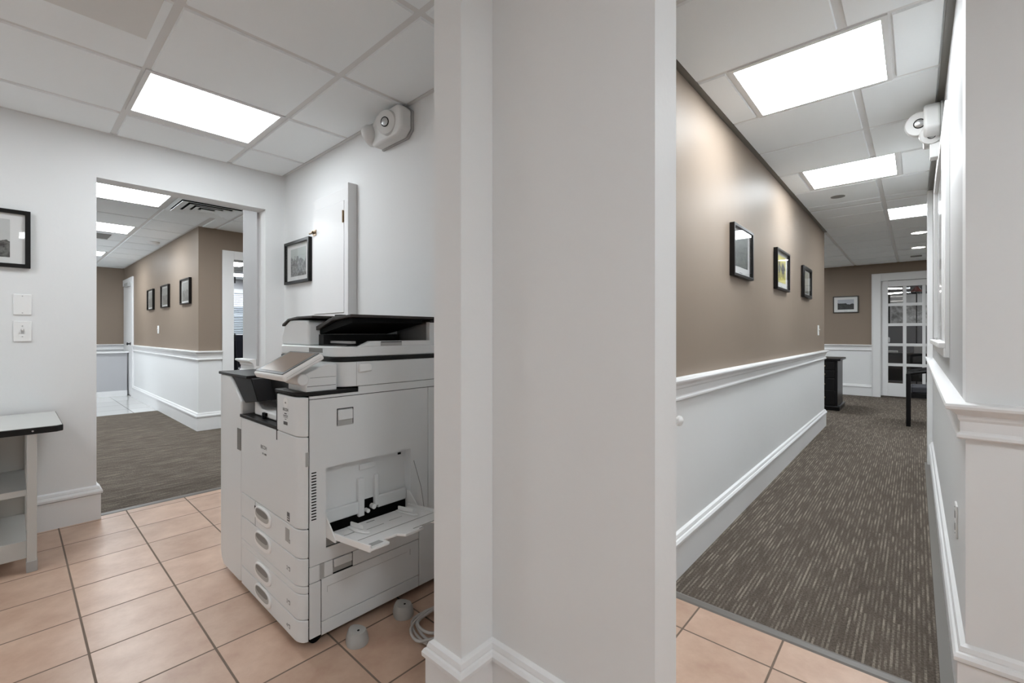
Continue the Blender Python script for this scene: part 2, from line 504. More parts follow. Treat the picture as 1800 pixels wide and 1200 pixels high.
# office with the window
M['office_wall'] = mat('pale_grey_office_paint', (0.5, 0.5, 0.52), 0.6)
b = MB().box(-12.02, -11.9, 1.62, 2.9, 0, T).box(-12.02, -11.9, 4.7, 6.0, 0, T).box(-12.02, -11.9, 2.9, 4.7, 0, 1.0).box(-12.02, -11.9, 2.9, 4.7, 2.2, T)
struct(b.build('wall_office_west', M['office_wall']))
struct(MB().box(-12.02, -6.48, 5.9, 6.0, 0, T).build('wall_office_north', M['office_wall']))
struct(MB().box(-6.48, -6.36, 4.2, 6.0, 0, T).build('wall_office_east', M['office_wall']))
# back office behind the french door
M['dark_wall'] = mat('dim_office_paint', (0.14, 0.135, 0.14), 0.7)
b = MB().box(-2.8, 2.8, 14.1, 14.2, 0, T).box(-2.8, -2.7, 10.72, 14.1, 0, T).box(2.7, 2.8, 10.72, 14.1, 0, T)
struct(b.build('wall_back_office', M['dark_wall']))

# ---- mouldings
BASE = [(0, 0), (0.019, 0), (0.019, 0.157), (0.008, 0.1575), (0.008, 0.1615), (0.027, 0.163), (0.0275, 0.167), (0.028, 0.176), (0.022, 0.186), (0.016, 0.189), (0.016, 0.193), (0.012, 0.205), (0.0, 0.212)]
RAIL = [(0, 0.842), (0.016, 0.842), (0.021, 0.847), (0.021, 0.855), (0.015, 0.861), (0.013, 0.866), (0.013, 0.895), (0.018, 0.903), (0.020, 0.915), (0.030, 0.925), (0.037, 0.930), (0.046, 0.935), (0.048, 0.943), (0.045, 0.950), (0.0, 0.953)]
EPS = 0.0


def base(name, *paths, prof=BASE):
    b = MB()
    for p in paths: b.sweep(prof, p)
    return struct(b.build(name, M['trim'], smooth=False))


base('baseboard_west', [(-3.83, -2.4), (-3.83, 0.358), (-3.97, 0.358)])
base('baseboard_copier', [(-3.97, 1.345), (-3.83, 1.345), (-3.83, 1.49), (-1.116, 1.49), (-1.116, 0.88), (-0.99, 0.88), (-0.99, 1.01), (-0.455, 1.01), (-0.455, 1.135), (-0.855, 1.135), (-0.855, 6.85), (-2.6, 6.85), (-2.6, 10.6), (-0.585, 10.6)][::1])
base('baseboard_hall_right', [(0.66, 10.6), (2.6, 10.6), (2.6, 5.6), (0.115, 5.6), (0.115, 1.96), (1.9, 1.96), (1.9, -2.4), (-3.83, -2.4)])
base('baseboard_corridor', [(-11.6, -1.08), (-11.6, 1.49)], [(-10.58, 1.49), (-6.36, 1.49), (-6.36, 1.735)], [(-6.36, 2.88), (-6.36, 4.1), (-4.1, 4.1), (-4.1, 1.62), (-4.30, 1.62), (-4.30, 1.33), (-3.97, 1.33)],
     [(-3.97, 0.358), (-3.97, -1.08), (-11.6, -1.08)])
base('trim_6', [(-0.855, 1.16), (-0.855, 6.85), (-2.6, 6.85), (-2.6, 10.6), (-0.585, 10.6)], prof=RAIL)
base('trim_7', [(0.66, 10.6), (2.6, 10.6), (2.6, 5.6), (0.115, 5.6), (0.115, 1.96), (1.9, 1.96)], prof=RAIL)
base('trim_8', [(-11.6, -1.08), (-11.6, 1.49)], [(-10.58, 1.49), (-6.36, 1.49), (-6.36, 1.735)], [(-4.30, 1.62), (-4.30, 1.33), (-3.99, 1.33)], prof=RAIL)


# ---- ceilings: slab, grid and dropped-edge tiles in one mesh
def ceiling(name, regions, xs, ys, skip=(), split=None):
    """regions: list of (x0,x1,y0,y1) for the slab; tiles fill the cells between grid lines xs / ys"""
    b = MB()
    for (x0, x1, y0, y1) in regions:
        b.box(x0, x1, y0, y1, H, H + 0.05, 0)
    G = 0.015
    D = 0.009

    def cell(x0, x1, y0, y1):
        if x1 - x0 < 0.05 or y1 - y0 < 0.05: return
        t = 0.004
        vs = [(x0, y0, H), (x1, y0, H), (x1, y1, H), (x0, y1, H),
              (x0 + t, y0 + t, H - D), (x1 - t, y0 + t, H - D), (x1 - t, y1 - t, H - D), (x0 + t, y1 - t, H - D)]
        b.add(vs, [(4, 7, 6, 5), (0, 4, 5, 1), (1, 5, 6, 2), (2, 6, 7, 3), (3, 7, 4, 0)], 1)
    for (rx0, rx1, ry0, ry1) in regions:
        X = [rx0 + 0.03] + [v for v in xs if rx0 + 0.05 < v < rx1 - 0.05] + [rx1 - 0.03]
        Y = [ry0 + 0.03] + [v for v in ys if ry0 + 0.05 < v < ry1 - 0.05] + [ry1 - 0.03]
        for i in range(len(X) - 1):
            for j in range(len(Y) - 1):
                x0 = X[i] + (G if i else 0); x1 = X[i + 1] - (G if i < len(X) - 2 else 0)
                y0 = Y[j] + (G if j else 0); y1 = Y[j + 1] - (G if j < len(Y) - 2 else 0)
                hit = [q for q in skip if x0 < q[1] - 0.02 and x1 > q[0] + 0.02 and y0 < q[3] - 0.02 and y1 > q[2] + 0.02]
                if not hit:
                    cell(x0, x1, y0, y1)
                else:
                    q = hit[0]
                    cell(x0, q[0] - 0.012, y0, y1); cell(q[1] + 0.012, x1, y0, y1)
    return struct(b.build(name, [M['tee'], M['tile_c']]))


LIGHTS = []


def troffer(x0, x1, y0, y1, label, group='lit ceiling light panels', off=False, lens='lens'):
    """x0..y1 is the lens; a slim frame surrounds it"""
    cx, cy = (x0 + x1) / 2, (y0 + y1) / 2
    t = thing('ceiling_light', label, 'ceiling light', (cx, cy, H), 0, group)
    a, c = (x1 - x0) / 2, (y1 - y0) / 2
    fr = MB()
    e = 0.022
    fr.box(-a - e, a + e, -c - e, -c, -0.008, -0.0005).box(-a - e, a + e, c, c + e, -0.008, -0.0005)
    fr.box(-a - e, -a, -c, c, -0.008, -0.0005).box(a, a + e, -c, c, -0.008, -0.0005)
    fr.build('frame', M['tee'], t)
    MB().box(-a, a, -c, c, -0.005, -0.0005).build('diffuser', M['lens_off'] if off else M[lens], t)
    LIGHTS.append((x0 - e, x1 + e, y0 - e, y1 + e))
    return t


troffer(-3.315, -2.775, 0.455, 1.055, 'square lit ceiling panel in front of the opening, over the copier')
tag(B('ceiling_panel', M['lens_off'], -2.463, -2.125, -0.175, 0.388, H - 0.0115, H - 0.009), 'flat grey rectangular patch panel on a ceiling tile at the top left edge', 'ceiling panel')
room = 'added lit panels in the unseen part of the copier room'
for x, y, ln in [(-1.45, -1.75, 'lens_added_south'), (0.35, -1.75, 'lens_added_south'), (1.0, 0.35, 'lens_unseen'), (-3.05, -1.0, 'lens_added_southwest')]:  # panels added out of view to raise the copier room light
    troffer(x - 0.28, x + 0.28, y - 0.28, y + 0.28, 'added unseen lit ceiling panel of the copier room, behind or beside the camera', room, lens=ln)
troffer(-0.66, -0.105, 2.352, 2.925, 'largest lit ceiling panel of the right hall, nearest the camera', 'lit panels along the right hall', lens='lens_hall')
troffer(-0.66, -0.11, 4.165, 4.72, 'second lit ceiling panel of the right hall, before the round detector', 'lit panels along the right hall', lens='lens_hall')
troffer(-0.21, 0.345, 6.0, 6.56, 'farthest lit ceiling panel of the right hall, partly behind the wall corner', 'lit panels along the right hall', lens='lens_hall')
troffer(-5.66, -5.105, 0.43, 0.985, 'nearer lit ceiling panel beyond the opening, beside the air vent', 'lit panels in the left corridor', lens='lens_corr')
troffer(-7.5, -6.95, 0.43, 0.985, 'farther lit ceiling panel beyond the opening', 'lit panels in the left corridor', lens='lens_corr')
troffer(-9.95, -9.45, 0.43, 0.985, 'small distant lit panel at the far end of the left corridor ceiling', 'lit panels in the left corridor', lens='lens_corr')
troffer(-9.6, -9.04, 2.35, 2.91, 'bright ceiling panel inside the office seen through the doorway, nearer one', 'office ceiling panels', lens='lens_corr')
troffer(-11.3, -10.74, 2.95, 3.51, 'bright ceiling panel inside the office, nearest its window', 'office ceiling panels', lens='lens_corr')
troffer(-4.9, -4.3, 2.6, 3.2, 'added lit panel, hidden round the corner of the left corridor', 'lit panels in the left corridor', lens='lens_corr')  # hidden panel, added to brighten the corridor
troffer(1.2, 1.76, 12.4, 12.96, 'added lit panel, out of sight in the room behind the glazed door', 'added back office panels', lens='lens_added_office')  # added above the panes, out of sight, to light the back office
troffer(1.3, 1.86, 8.0, 8.56, 'added lit panel of the lobby, hidden round the hall corner', 'added lobby panels', lens='lens_added_lobby')  # added behind the wall corner to light the lobby
troffer(-1.9, -1.34, 8.4, 8.96, 'added unseen lit panel of the lobby over the black dresser', 'added lobby panels', lens='lens_added_lobby')  # second added lobby light, hidden by the hall wall

VENT = (-5.72, -5.13, 1.08, 1.49)
XR = [-2.755 + 0.645 * k for k in range(-2, 9)]
YR = [0.435 + 0.65 * k for k in range(-5, 3)]
ceiling('ceiling', [(-3.83, -0.99, -2.4, 1.49), (-0.99, 1.9, -2.4, 1.11), (0.115, 1.9, 1.11, 1.96)], XR, YR, LIGHTS)
YH = [2.325 + 0.6125 * k for k in range(-1, 15)]
ceiling('ceiling_hall', [(-0.855, 0.115, 1.11, 5.60), (-2.6, 2.6, 5.60, 10.6)], [-1.45, -0.84, -0.228, 0.385, 1.0, 1.6], YH, LIGHTS)
XC = [-5.10 + 0.61 * k - 0.01 for k in range(-11, 3)]
ceiling('ceiling_corridor', [(-11.6, -3.97, -1.08, 1.49), (-6.36, -3.97, 1.49, 4.1)], XC, [-0.79, -0.18, 0.405, 1.03, 1.655, 2.265, 2.875, 3.485], LIGHTS + [(-5.715, -5.115, 1.045, 1.64)])
ceiling('ceiling_office', [(-12.02, -6.48, 1.62, 6.0)], [-7.7 - 0.61 * k for k in range(0, 8)][::-1], [2.27, 2.88, 3.49, 4.1, 4.71, 5.3], LIGHTS)
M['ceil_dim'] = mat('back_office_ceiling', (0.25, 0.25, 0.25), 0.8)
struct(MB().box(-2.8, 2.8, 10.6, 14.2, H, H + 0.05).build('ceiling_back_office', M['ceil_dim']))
# edge mouldings
ANG = [(0, H - 0.004), (0.022, H - 0.004), (0.022, H - 0.0005), (0, H - 0.0005)]
b = MB().sweep(ANG, [(-3.83, -2.4), (-3.83, 1.49), (-0.99, 1.49)])
struct(b.build('trim_9', M['tee']))
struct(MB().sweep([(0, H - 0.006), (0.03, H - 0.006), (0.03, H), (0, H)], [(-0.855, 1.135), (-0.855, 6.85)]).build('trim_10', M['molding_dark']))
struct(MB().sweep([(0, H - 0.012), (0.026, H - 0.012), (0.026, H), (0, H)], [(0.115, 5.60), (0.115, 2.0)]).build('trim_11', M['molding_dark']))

# ================================================================== FRAMED PICTURES (local: faces -Y, centred)
def picture(label, cx, cy, cz, wid, hei, rz, pw, ph, pmat, fw=0.02, depth=0.022, group=None, marks=None, rounded=0.0, framemat=None, dz=0.0):
    t = thing('framed_picture', label, 'picture', (cx, cy, cz), rz, group)
    a, c = wid / 2, hei / 2
    fb = MB()
    y0, y1 = -depth, 0.0
    out = [(-a, -c), (a, -c), (a, c), (-a, c)]
    inn = [(-a + fw, -c + fw), (a - fw, -c + fw), (a - fw, c - fw), (-a + fw, c - fw)]
    vs = [(x, y0, z) for x, z in out] + [(x, y0, z) for x, z in inn] + [(x, y1, z) for x, z in out] + [(x, y1, z) for x, z in inn]
    fs = []
    for i in range(4):
        j = (i + 1) % 4
        fs += [(i, j, 4 + j, 4 + i), (8 + j, 8 + i, 12 + i, 12 + j), (i, 8 + i, 8 + j, j), (4 + i, 4 + j, 12 + j, 12 + i)]
    fb.add(vs, fs)
    fb.build('frame', framemat or M['frame'], t, bevel=rounded or 0.002)
    ia, ic = a - fw + 0.001, c - fw + 0.001
    MB().box(-ia, ia, -0.008, -0.002, -ic, ic).build('mat_board', M['mat_board'], t)
    pr = MB().box(-pw / 2, pw / 2, -0.0095, -0.008, -ph / 2 + dz, ph / 2 + dz).build('print', pmat, t)
    MB().box(-ia, ia, -depth + 0.006, -depth + 0.008, -ic, ic).build('glass', M['glass'], t)
    if marks: marks(t)
    return t


def caption(t, z, w_=0.06):
    b = MB()
    for k, (ww, zz) in enumerate([(w_, 0), (w_ * 0.7, -0.012)]):
        n = 7
        for i in range(n):
            x = -ww / 2 + ww * i / n
            b.box(x, x + ww / n * 0.7, -0.0087, -0.008, z + zz - 0.003, z + zz)
    b.build('caption', M['label_g'], t)


RZX = R(90)   # faces +X
ph1 = photo_mat('photo_shore', (0.52, 0.53, 0.52), (0.16, 0.16, 0.15), (0.012, 0.011, 0.010), horizon=-0.02, scale=14, seed=3, amt=0.05)
picture('black framed black and white photo left of the opening, above the light switch', -3.83, -0.155, 1.703, 0.46, 0.328, RZX, 0.30, 0.215, ph1, fw=0.022)
ph2 = photo_mat('photo_harbor', (0.42, 0.46, 0.44), (0.30, 0.30, 0.29), (0.03, 0.03, 0.03), horizon=0.02, scale=22, seed=9, amt=0.1)
picture('black framed grey photo on the white wall beside the narrow white hatch', -3.55, 1.49, 1.716, 0.445, 0.33, 0, 0.27, 0.215, ph2, fw=0.022, depth=0.028)
ph3 = photo_mat('photo_dark_green', (0.085, 0.095, 0.088), (0.16, 0.18, 0.165), (0.05, 0.058, 0.054), horizon=0.2, scale=16, seed=5, amt=0.02)
picture('black framed dark grey-green print, nearest of three on the taupe hall wall', -0.855, 3.185, 1.687, 0.44, 0.328, RZX, 0.30, 0.215, ph3, fw=0.018, depth=0.03, marks=lambda t: caption(t, -0.128), dz=0.015)
yel = mat('yellow_poster', (0.62, 0.55, 0.16), 0.5)


def riders(t):
    b = MB()
    for sx, k in ((-0.075, 1.0), (0.03, 0.8), (0.085, 0.9)):
        b.prism([(sx - 0.028, 0.06), (sx - 0.045, 0.02), (sx - 0.03, -0.02 * k), (sx - 0.035, -0.06 * k), (sx - 0.02, -0.07 * k), (sx - 0.01, -0.02), (sx + 0.01, -0.02), (sx + 0.02, -0.075 * k),
                 (sx + 0.032, -0.06 * k), (sx + 0.025, 0.0), (sx + 0.05, 0.03), (sx + 0.02, 0.045), (sx + 0.005, 0.085 * k), (sx - 0.01, 0.075)], 'y', -0.0105, -0.0095)
    b.build('silhouettes', M['label_g'], t)
    caption(t, -0.13, 0.05)


picture('black framed yellow poster with dark silhouettes, middle of three on the taupe hall wall', -0.855, 4.37, 1.694, 0.49, 0.335, RZX, 0.33, 0.225, yel, fw=0.018, depth=0.03, marks=riders, dz=0.012)
ph5 = photo_mat('photo_pale', (0.45, 0.44, 0.36), (0.40, 0.39, 0.33), (0.16, 0.15, 0.13), horizon=-0.04, scale=12, seed=1, amt=0.05)
picture('black framed pale print with rounded corners, farthest of three on the taupe hall wall', -0.855, 5.53, 1.69, 0.47, 0.32, RZX, 0.25, 0.22, ph5, fw=0.034, depth=0.03, marks=lambda t: caption(t, -0.12, 0.05), rounded=0.008)
ph6 = photo_mat('photo_carriage', (0.42, 0.43, 0.47), (0.03, 0.03, 0.03), (0.004, 0.004, 0.004), horizon=0.018, scale=14, seed=12, amt=0.05)
M['frame2'] = mat('brown_picture_frame', (0.045, 0.038, 0.028), 0.35)
picture('dark framed photo of a carriage on the end wall, left of the glazed door', -0.985, 10.6, 1.71, 0.395, 0.32, 0, 0.25, 0.19, ph6, fw=0.018, marks=lambda t: caption(t, -0.118, 0.06), framemat=M['frame2'])
g = 'frames on the corridor gallery wall'
ph7 = photo_mat('photo_sketch', (0.34, 0.34, 0.32), (0.30, 0.30, 0.28), (0.16, 0.16, 0.15), horizon=0.02, scale=10, seed=2, amt=0.06)
for x, wd, lab in ((-9.02, 0.44, 'thin black frame on the corridor wall, farthest of three, nearest the white door'), (-8.02, 0.47, 'thin black frame on the corridor wall, middle of three, above the small light switch'), (-6.89, 0.46, 'thin black frame on the corridor wall reflecting window blinds, nearest the wall corner')):
    picture(lab, x, 1.49, 1.695, wd, 0.325, 0, wd - 0.10, 0.24, ph7, fw=0.016, depth=0.03, group=g)


# ================================================================== SWITCHES etc (local faces -Y)
def plate(name, label, loc, rz, w_=0.072, h_=0.118, toggle=False, outlet=False, cat='wall plate', group=None):
    t = thing(name, label, cat, loc, rz, group)
    MB().box(-w_ / 2, w_ / 2, -0.006, 0, -h_ / 2, h_ / 2).build('plate', M['plastic_b'], t, bevel=0.002)
    for z in (-h_ * 0.41, h_ * 0.41) if not toggle else (-h_ * 0.26, h_ * 0.26):
        MB().cyl((0, -0.0075, z), (0, -0.0055, z), 0.003, n=10).build('screw', M['steel'], t)
    if toggle:
        MB().box(-0.006, 0.006, -0.008, -0.005, -0.013, 0.013).build('toggle_slot', M['plastic_g'], t)
        MB().prism([(-0.006, -0.002), (-0.020, 0.008), (-0.020, 0.014), (-0.006, 0.008)], 'x', -0.004, 0.004).build('toggle', M['plastic_b'], t, bevel=0.001)
    if outlet:
        o_ = MB()
        for z in (-0.022, 0.022):
            o_.box(-0.012, 0.012, -0.008, -0.005, z - 0.013, z + 0.013)
        o_.build('receptacles', M['plastic_g'], t)
    return t


plate('blank_plate', 'white blank wall plate left of the opening, above the light switch', (-3.83, 0.043, 1.33), RZX)
plate('light_switch', 'white toggle light switch left of the opening, below the blank plate', (-3.83, 0.043, 1.176), RZX, toggle=True, cat='light switch')
plate('light_switch', 'pale light switch on the corridor wall under the middle small frame', (-8.53, 1.49, 1.22), 0, toggle=True, w_=0.09, cat='light switch')
plate('light_switch', 'white light switch at the end of the taupe hall wall, near its corner', (-0.855, 6.36, 1.20), RZX, toggle=True, cat='light switch', w_=0.08)
plate('wall_outlet', 'white outlet plate low on the right hall wall, near the corner', (0.115, 2.32, 0.48), R(-90), outlet=True, cat='outlet')
ds = MB().lathe([(0.028, 0.0), (0.028, 0.006), (0.018, 0.012), (0.016, 0.024), (0.024, 0.032), (0.023, 0.044), (0.012, 0.052), (0.001, 0.053)], (-0.855, 2.08, 0.757), (1, 0, 0))
tag(ds.build('door_bumper', M['plastic_b'], smooth=True), 'white round door bumper on the wainscot below the hall rail', 'door stop')

# detectors, vents, downlights
def disc(name, x, y, r, label, cat, m_, th=0.02):
    return tag(MB().lathe([(r, 0), (r, th * 0.4), (r * 0.8, th * 0.8), (r * 0.3, th), (0.001, th)], (x, y, H - 0.009), (0, 0, -1)).build(name, m_, smooth=True), label, cat)


disc('speaker_disc', -0.535, 5.12, 0.055, 'grey round flush disc in the hall ceiling past the second light panel', 'detector', M['grey'], 0.006)
disc('sprinkler_cover', -7.87, 1.32, 0.07, 'small white round cover in the corridor ceiling above the little frames', 'detector', M['plastic_b'], 0.03)
for y, r, lab in ((7.62, 0.075, 'round recessed downlight at the hall end, nearer of two'), (8.93, 0.075, 'round recessed downlight at the hall end, farther of two, before the tiny grille')):
    t = thing('recessed_downlight', lab, 'ceiling light', (0.035, y, H - 0.009), 0, 'recessed downlights at the hall end')
    MB().lathe([(r + 0.014, 0), (r + 0.014, 0.003), (r, 0.005), (r, 0.0)], (0, 0, 0), (0, 0, -1)).build('rim', M['plastic_b'], t)
    MB().cyl((0, 0, -0.0035), (0, 0, -0.0005), r * 0.98).build('lamp', M['downlight'], t)
tag(B('ceiling_grille', M['grey'], -0.06, 0.08, 9.85, 9.98, H - 0.016, H - 0.009), 'small dark grille in the ceiling just before the end wall', 'vent')
tag(B('ceiling_grille', M['grey'], -8.08, -7.68, 0.62, 0.86, H - 0.016, H - 0.009), 'dark slotted grille in the corridor ceiling beside the farther light panel', 'vent')

# square air diffuser with nested louvres
t = thing('air_diffuser', 'square louvred air diffuser in the corridor ceiling beside the nearer light panel', 'vent', (-5.415, 1.342, H), 0)
sq = MB()
def ring(b, r0, z0, r1, z1, mi=0, th=0.004):
    P0 = [(-r0, -r0), (r0, -r0), (r0, r0), (-r0, r0)]; P1 = [(-r1, -r1), (r1, -r1), (r1, r1), (-r1, r1)]
    vs = [(x, y, z0) for x, y in P0] + [(x, y, z1) for x, y in P1] + [(x, y, z0 + th) for x, y in P0] + [(x, y, z1 + th) for x, y in P1]
    fs = []
    for i in range(4):
        j = (i + 1) % 4
        fs += [(i, j, 4 + j, 4 + i), (8 + i, 12 + i, 12 + j, 8 + j), (i, 8 + i, 8 + j, j), (4 + i, 4 + j, 12 + j, 12 + i)]
    b.add(vs, fs, mi)
fr = MB(); ring(fr, 0.295, -0.010, 0.262, -0.010); fr.build('frame', M['tile_c'], t)
MB().box(-0.262, 0.262, -0.262, 0.262, -0.002, -0.0005).build('throat', M['black'], t)
for r_, o_ in ((0.258, 0.066), (0.182, 0.056), (0.118, 0.048)):
    lv = MB(); ring(lv, r_, -0.026, r_ - o_, -0.008); lv.build('louvre', M['tile_c'], t)
MB().box(-0.05, 0.05, -0.06, 0.06, -0.028, -0.022).build('louvre', M['tile_c'], t)


# ================================================================== EMERGENCY LIGHTS
def emergency(label, loc, rz, dirs, conduit=False):
    t = thing('emergency_light', label, 'emergency light', loc, rz, 'two-headed emergency lights')
    pts = [(-0.155, 0.02), (-0.13, -0.085), (0.12, -0.085), (0.165, -0.05), (0.165, 0.055), (0.125, 0.085), (-0.09, 0.085)]
    MB().prism(pts, 'y', -0.082, -0.012).build('housing', M['unit'], t, bevel=0.014, seg=3)
    MB().prism([(x * 1.03, z * 1.03) for x, z in pts], 'y', -0.014, 0.0).build('back_plate', M['plastic_g'], t, bevel=0.004)
    MB().box(0.145, 0.158, -0.078, -0.06, -0.02, -0.008).build('test_button', M['brass'], t)
    MB().cyl((-0.03, -0.076, -0.06), (-0.03, -0.0735, -0.06), 0.0035, n=10).build('indicator', M['black'], t)
    for (p, d, r_) in dirs:
        p = Vector(p); d = Vector(d).normalized()
        hd = MB().lathe([(r_ * 0.55, -0.07), (r_ * 0.85, -0.055), (r_, -0.035), (r_, -0.012), (r_ * 0.90, 0.0), (r_ * 0.36, 0.004), (r_ * 0.36, 0.0)], p, d).build('lamp_head', M['unit'], t, smooth=True)
        MB().lathe([(r_ * 0.39, 0.0), (r_ * 0.39, 0.0062), (r_ * 0.32, 0.0062), (r_ * 0.32, 0.0)], p, d).build('lens_ring', M['black'], hd)
        MB().lathe([(r_ * 0.32, 0.0), (r_ * 0.32, 0.006), (r_ * 0.2, 0.009), (0.001, 0.010)], p, d).build('lens', M['steel'], hd, smooth=True)
    if conduit:
        MB().box(-0.0, 0.07, -0.055, 0.0, -0.19, -0.085).build('junction_box', M['unit'], t, bevel=0.003)
    return t


emergency('white two-headed emergency light high on the wall above the copier', (-2.235, 1.49, 2.338), 0, [((0.052, -0.108, -0.004), (0.35, -1, -0.15), 0.068), ((-0.175, -0.085, -0.020), (-0.95, -0.45, -0.40), 0.062)])
emergency('white two-headed emergency light on the right hall wall above the cased opening', (0.115, 3.44, 2.318), R(-90), [((0.10, -0.098, 0.0), (1.0, -0.12, -0.12), 0.066), ((0.10, -0.05, -0.075), (0.9, 0.1, -0.5), 0.05)], conduit=True)

# ================================================================== WALL HATCH (white panel above copier)
t = thing('wall_hatch', 'tall narrow white wall hatch with brass latch and hinge behind the copier', 'cabinet', (-2.97, 1.49, 1.70))
MB().box(-0.285, -0.255, -0.028, 0, -0.40, 0.41).box(0.185, 0.285, -0.028, 0, -0.44, 0.42).box(-0.255, 0.185, -0.028, 0, 0.34, 0.42).box(-0.255, 0.185, -0.028, 0, -0.44, -0.40).build('frame', M['trim'], t, bevel=0.002)
MB().box(0.24, 0.29, -0.062, -0.0, -0.44, 0.425).build('edge_board', M['trim'], t, bevel=0.002)
dr = MB().box(-0.251, 0.181, -0.034, -0.006, -0.398, 0.337).build('door', M['trim'], t, bevel=0.0015)
MB().box(0.168, 0.2, -0.040, -0.03, 0.195, 0.265).cyl((0.183, -0.042, 0.19), (0.183, -0.042, 0.27), 0.005, n=12).build('hinge', M['brass'], dr)
MB().box(-0.262, -0.215, -0.040, -0.03, 0.165, 0.205).cyl((-0.30, -0.046, 0.186), (-0.21, -0.046, 0.186), 0.006, n=12).box(-0.235, -0.228, -0.062, -0.04, 0.180, 0.192).build('latch', M['brass'], dr)

# ================================================================== CASED OPENING ON THE RIGHT HALL WALL
t = thing('window_1', 'white cased pass-through frame with sill on the right hall wall', 'window'); t['kind'] = 'structure'
t.location = (0.115, 3.5, 1.633); t.rotation_euler = (0, 0, R(-90))
MB().box(-0.70, -0.60, -0.016, 0, -0.52, 0.577).box(0.60, 0.70, -0.016, 0, -0.577, 0.577).box(-0.60, 0.60, -0.016, 0, 0.477, 0.577).build('frame', M['trim'], t, bevel=0.002)
MB().box(-0.60, -0.575, -0.024, 0, -0.50, 0.477).box(0.575, 0.60, -0.024, 0, -0.50, 0.477).box(-0.575, 0.575, -0.024, 0, 0.45, 0.477).build('inner_bead', M['trim'], t, bevel=0.003)
MB().box(-0.72, 0.69, -0.040, 0, -0.535, -0.510).box(-0.70, 0.69, -0.022, 0, -0.577, -0.535).build('sill', M['trim'], t, bevel=0.004)
MB().box(-0.575, 0.575, -0.006, 0, -0.51, 0.45).build('pane', mat('frosted_pane', (0.5, 0.5, 0.51), 0.15), t)
# corner casing at the end of the right wall
struct(MB().box(0.078, 0.115, 5.42, 5.60, 0.0, H - 0.012).build('trim_12', M['trim'], bevel=0.003))

# ================================================================== FRENCH DOOR
struct(MB().box(-0.585, -0.47, 10.575, 10.60, 0, 2.235).box(0.56, 0.675, 10.575, 10.60, 0, 2.235).box(-0.47, 0.56, 10.575, 10.60, 2.115, 2.235)
       .box(-0.60, -0.585, 10.565, 10.60, 0, 2.25).box(0.675, 0.69, 10.565, 10.60, 0, 2.25).box(-0.60, 0.69, 10.565, 10.60, 2.235, 2.25).build('trim_13', M['trim'], bevel=0.003))
t = thing('door_1', 'white glazed door with small panes at the hall end', 'door', (0.045, 10.64, 0)); t['kind'] = 'structure'
cols = [(-0.413, -0.211), (-0.163, 0.039), (0.087, 0.289)]
rows = [(0.264, 0.573), (0.623, 0.933), (0.984, 1.294), (1.345, 1.655), (1.705, 2.005)]
cols = [(-0.413, -0.211), (-0.163, 0.045), (0.09, 0.30)]
b = MB().box(-0.522, -0.413, -0.02, 0.02, 0.03, 2.13).box(0.30, 0.50, -0.02, 0.02, 0.03, 2.11)
b.box(-0.413, 0.30, -0.02, 0.02, 0.03, 0.264).box(-0.413, 0.30, -0.02, 0.02, 2.005, 2.11)
for i in range(4): b.box(-0.413, 0.30, -0.016, 0.016, rows[i][1], rows[i + 1][0])
for i in range(2): b.box(cols[i][1], cols[i + 1][0], -0.0155, 0.0155, 0.264, 2.005)
b.build('door_panel', M['trim'], t, bevel=0.003)
MB().box(-0.413, 0.30, -0.002, 0.002, 0.264, 2.005).build('glass', M['glass'], t)
h_ = MB().lathe([(0.03, 0), (0.03, 0.008), (0.012, 0.012), (0.012, 0.04), (0.028, 0.05), (0.026, 0.07), (0.001, 0.075)], (0.46, -0.02, 0.95), (0, -1, 0)).build('door_handle', M['steel'], t, smooth=True)

# things in the dim room behind it
ph8 = photo_mat('big_pale_picture', (0.85, 0.85, 0.84), (0.75, 0.75, 0.74), (0.25, 0.24, 0.23), horizon=0.1, scale=3, seed=4, amt=0.3)
picture('very large pale framed print seen through the glazed door', 0.55, 14.1, 1.74, 2.1, 0.78, 0, 1.96, 0.68, ph8, fw=0.05)
t = thing('linear_lamp', 'pair of white curved light tubes behind the top pane of the glazed door', 'ceiling light', (-0.56, 12.6, 2.07))
for k in range(2):
    MB().tube([(-0.35 + 0.07 * i, 0, 0.05 * (1 - k * 2) * 0.9 + (0.014 if k == 0 else -0.014) * math.sin(i / 10 * math.pi)) for i in range(11)], 0.013).build('light_tube', M['downlight'], t)
MB().box(-0.3, -0.28, -0.01, 0.01, 0.0, 0.37).box(0.28, 0.3, -0.01, 0.01, 0.0, 0.37).box(-0.36, 0.36, 0.01, 0.03, -0.05, 0.05).build('bracket', M['dark'], t)
t = thing('floor_lamp', 'lamp with a small dark red conical top behind the glazed door', 'lamp', (0.02, 12.9, 0))
MB().cyl((0, 0, 0), (0, 0, 0.03), 0.14).build('base', M['dark'], t)
MB().cyl((0, 0, 0.03), (0, 0, 2.06), 0.010).build('pole', M['dark'], t)
MB().lathe([(0.11, 0), (0.06, 0.05), (0.02, 0.11), (0.001, 0.115)], (0, 0, 2.05), (0, 0, 1)).build('lamp_shade', mat('dark_red_shade', (0.16, 0.03, 0.02), 0.5), t, smooth=True)
t = thing('desk', 'black desk with papers seen through the glazed door', 'desk', (-0.25, 12.4, 0))
MB().box(-1.0, 1.0, -0.35, 0.35, 0.72, 0.76).build('desktop', M['wood_dark'], t, bevel=0.004)
MB().box(-0.98, -0.94, -0.33, 0.33, 0, 0.72).box(0.94, 0.98, -0.33, 0.33, 0, 0.72).build('side_panel', M['wood_dark'], t)
MB().box(-0.94, 0.94, -0.32, -0.28, 0.2, 0.72).build('modesty_panel', M['wood_dark'], t)
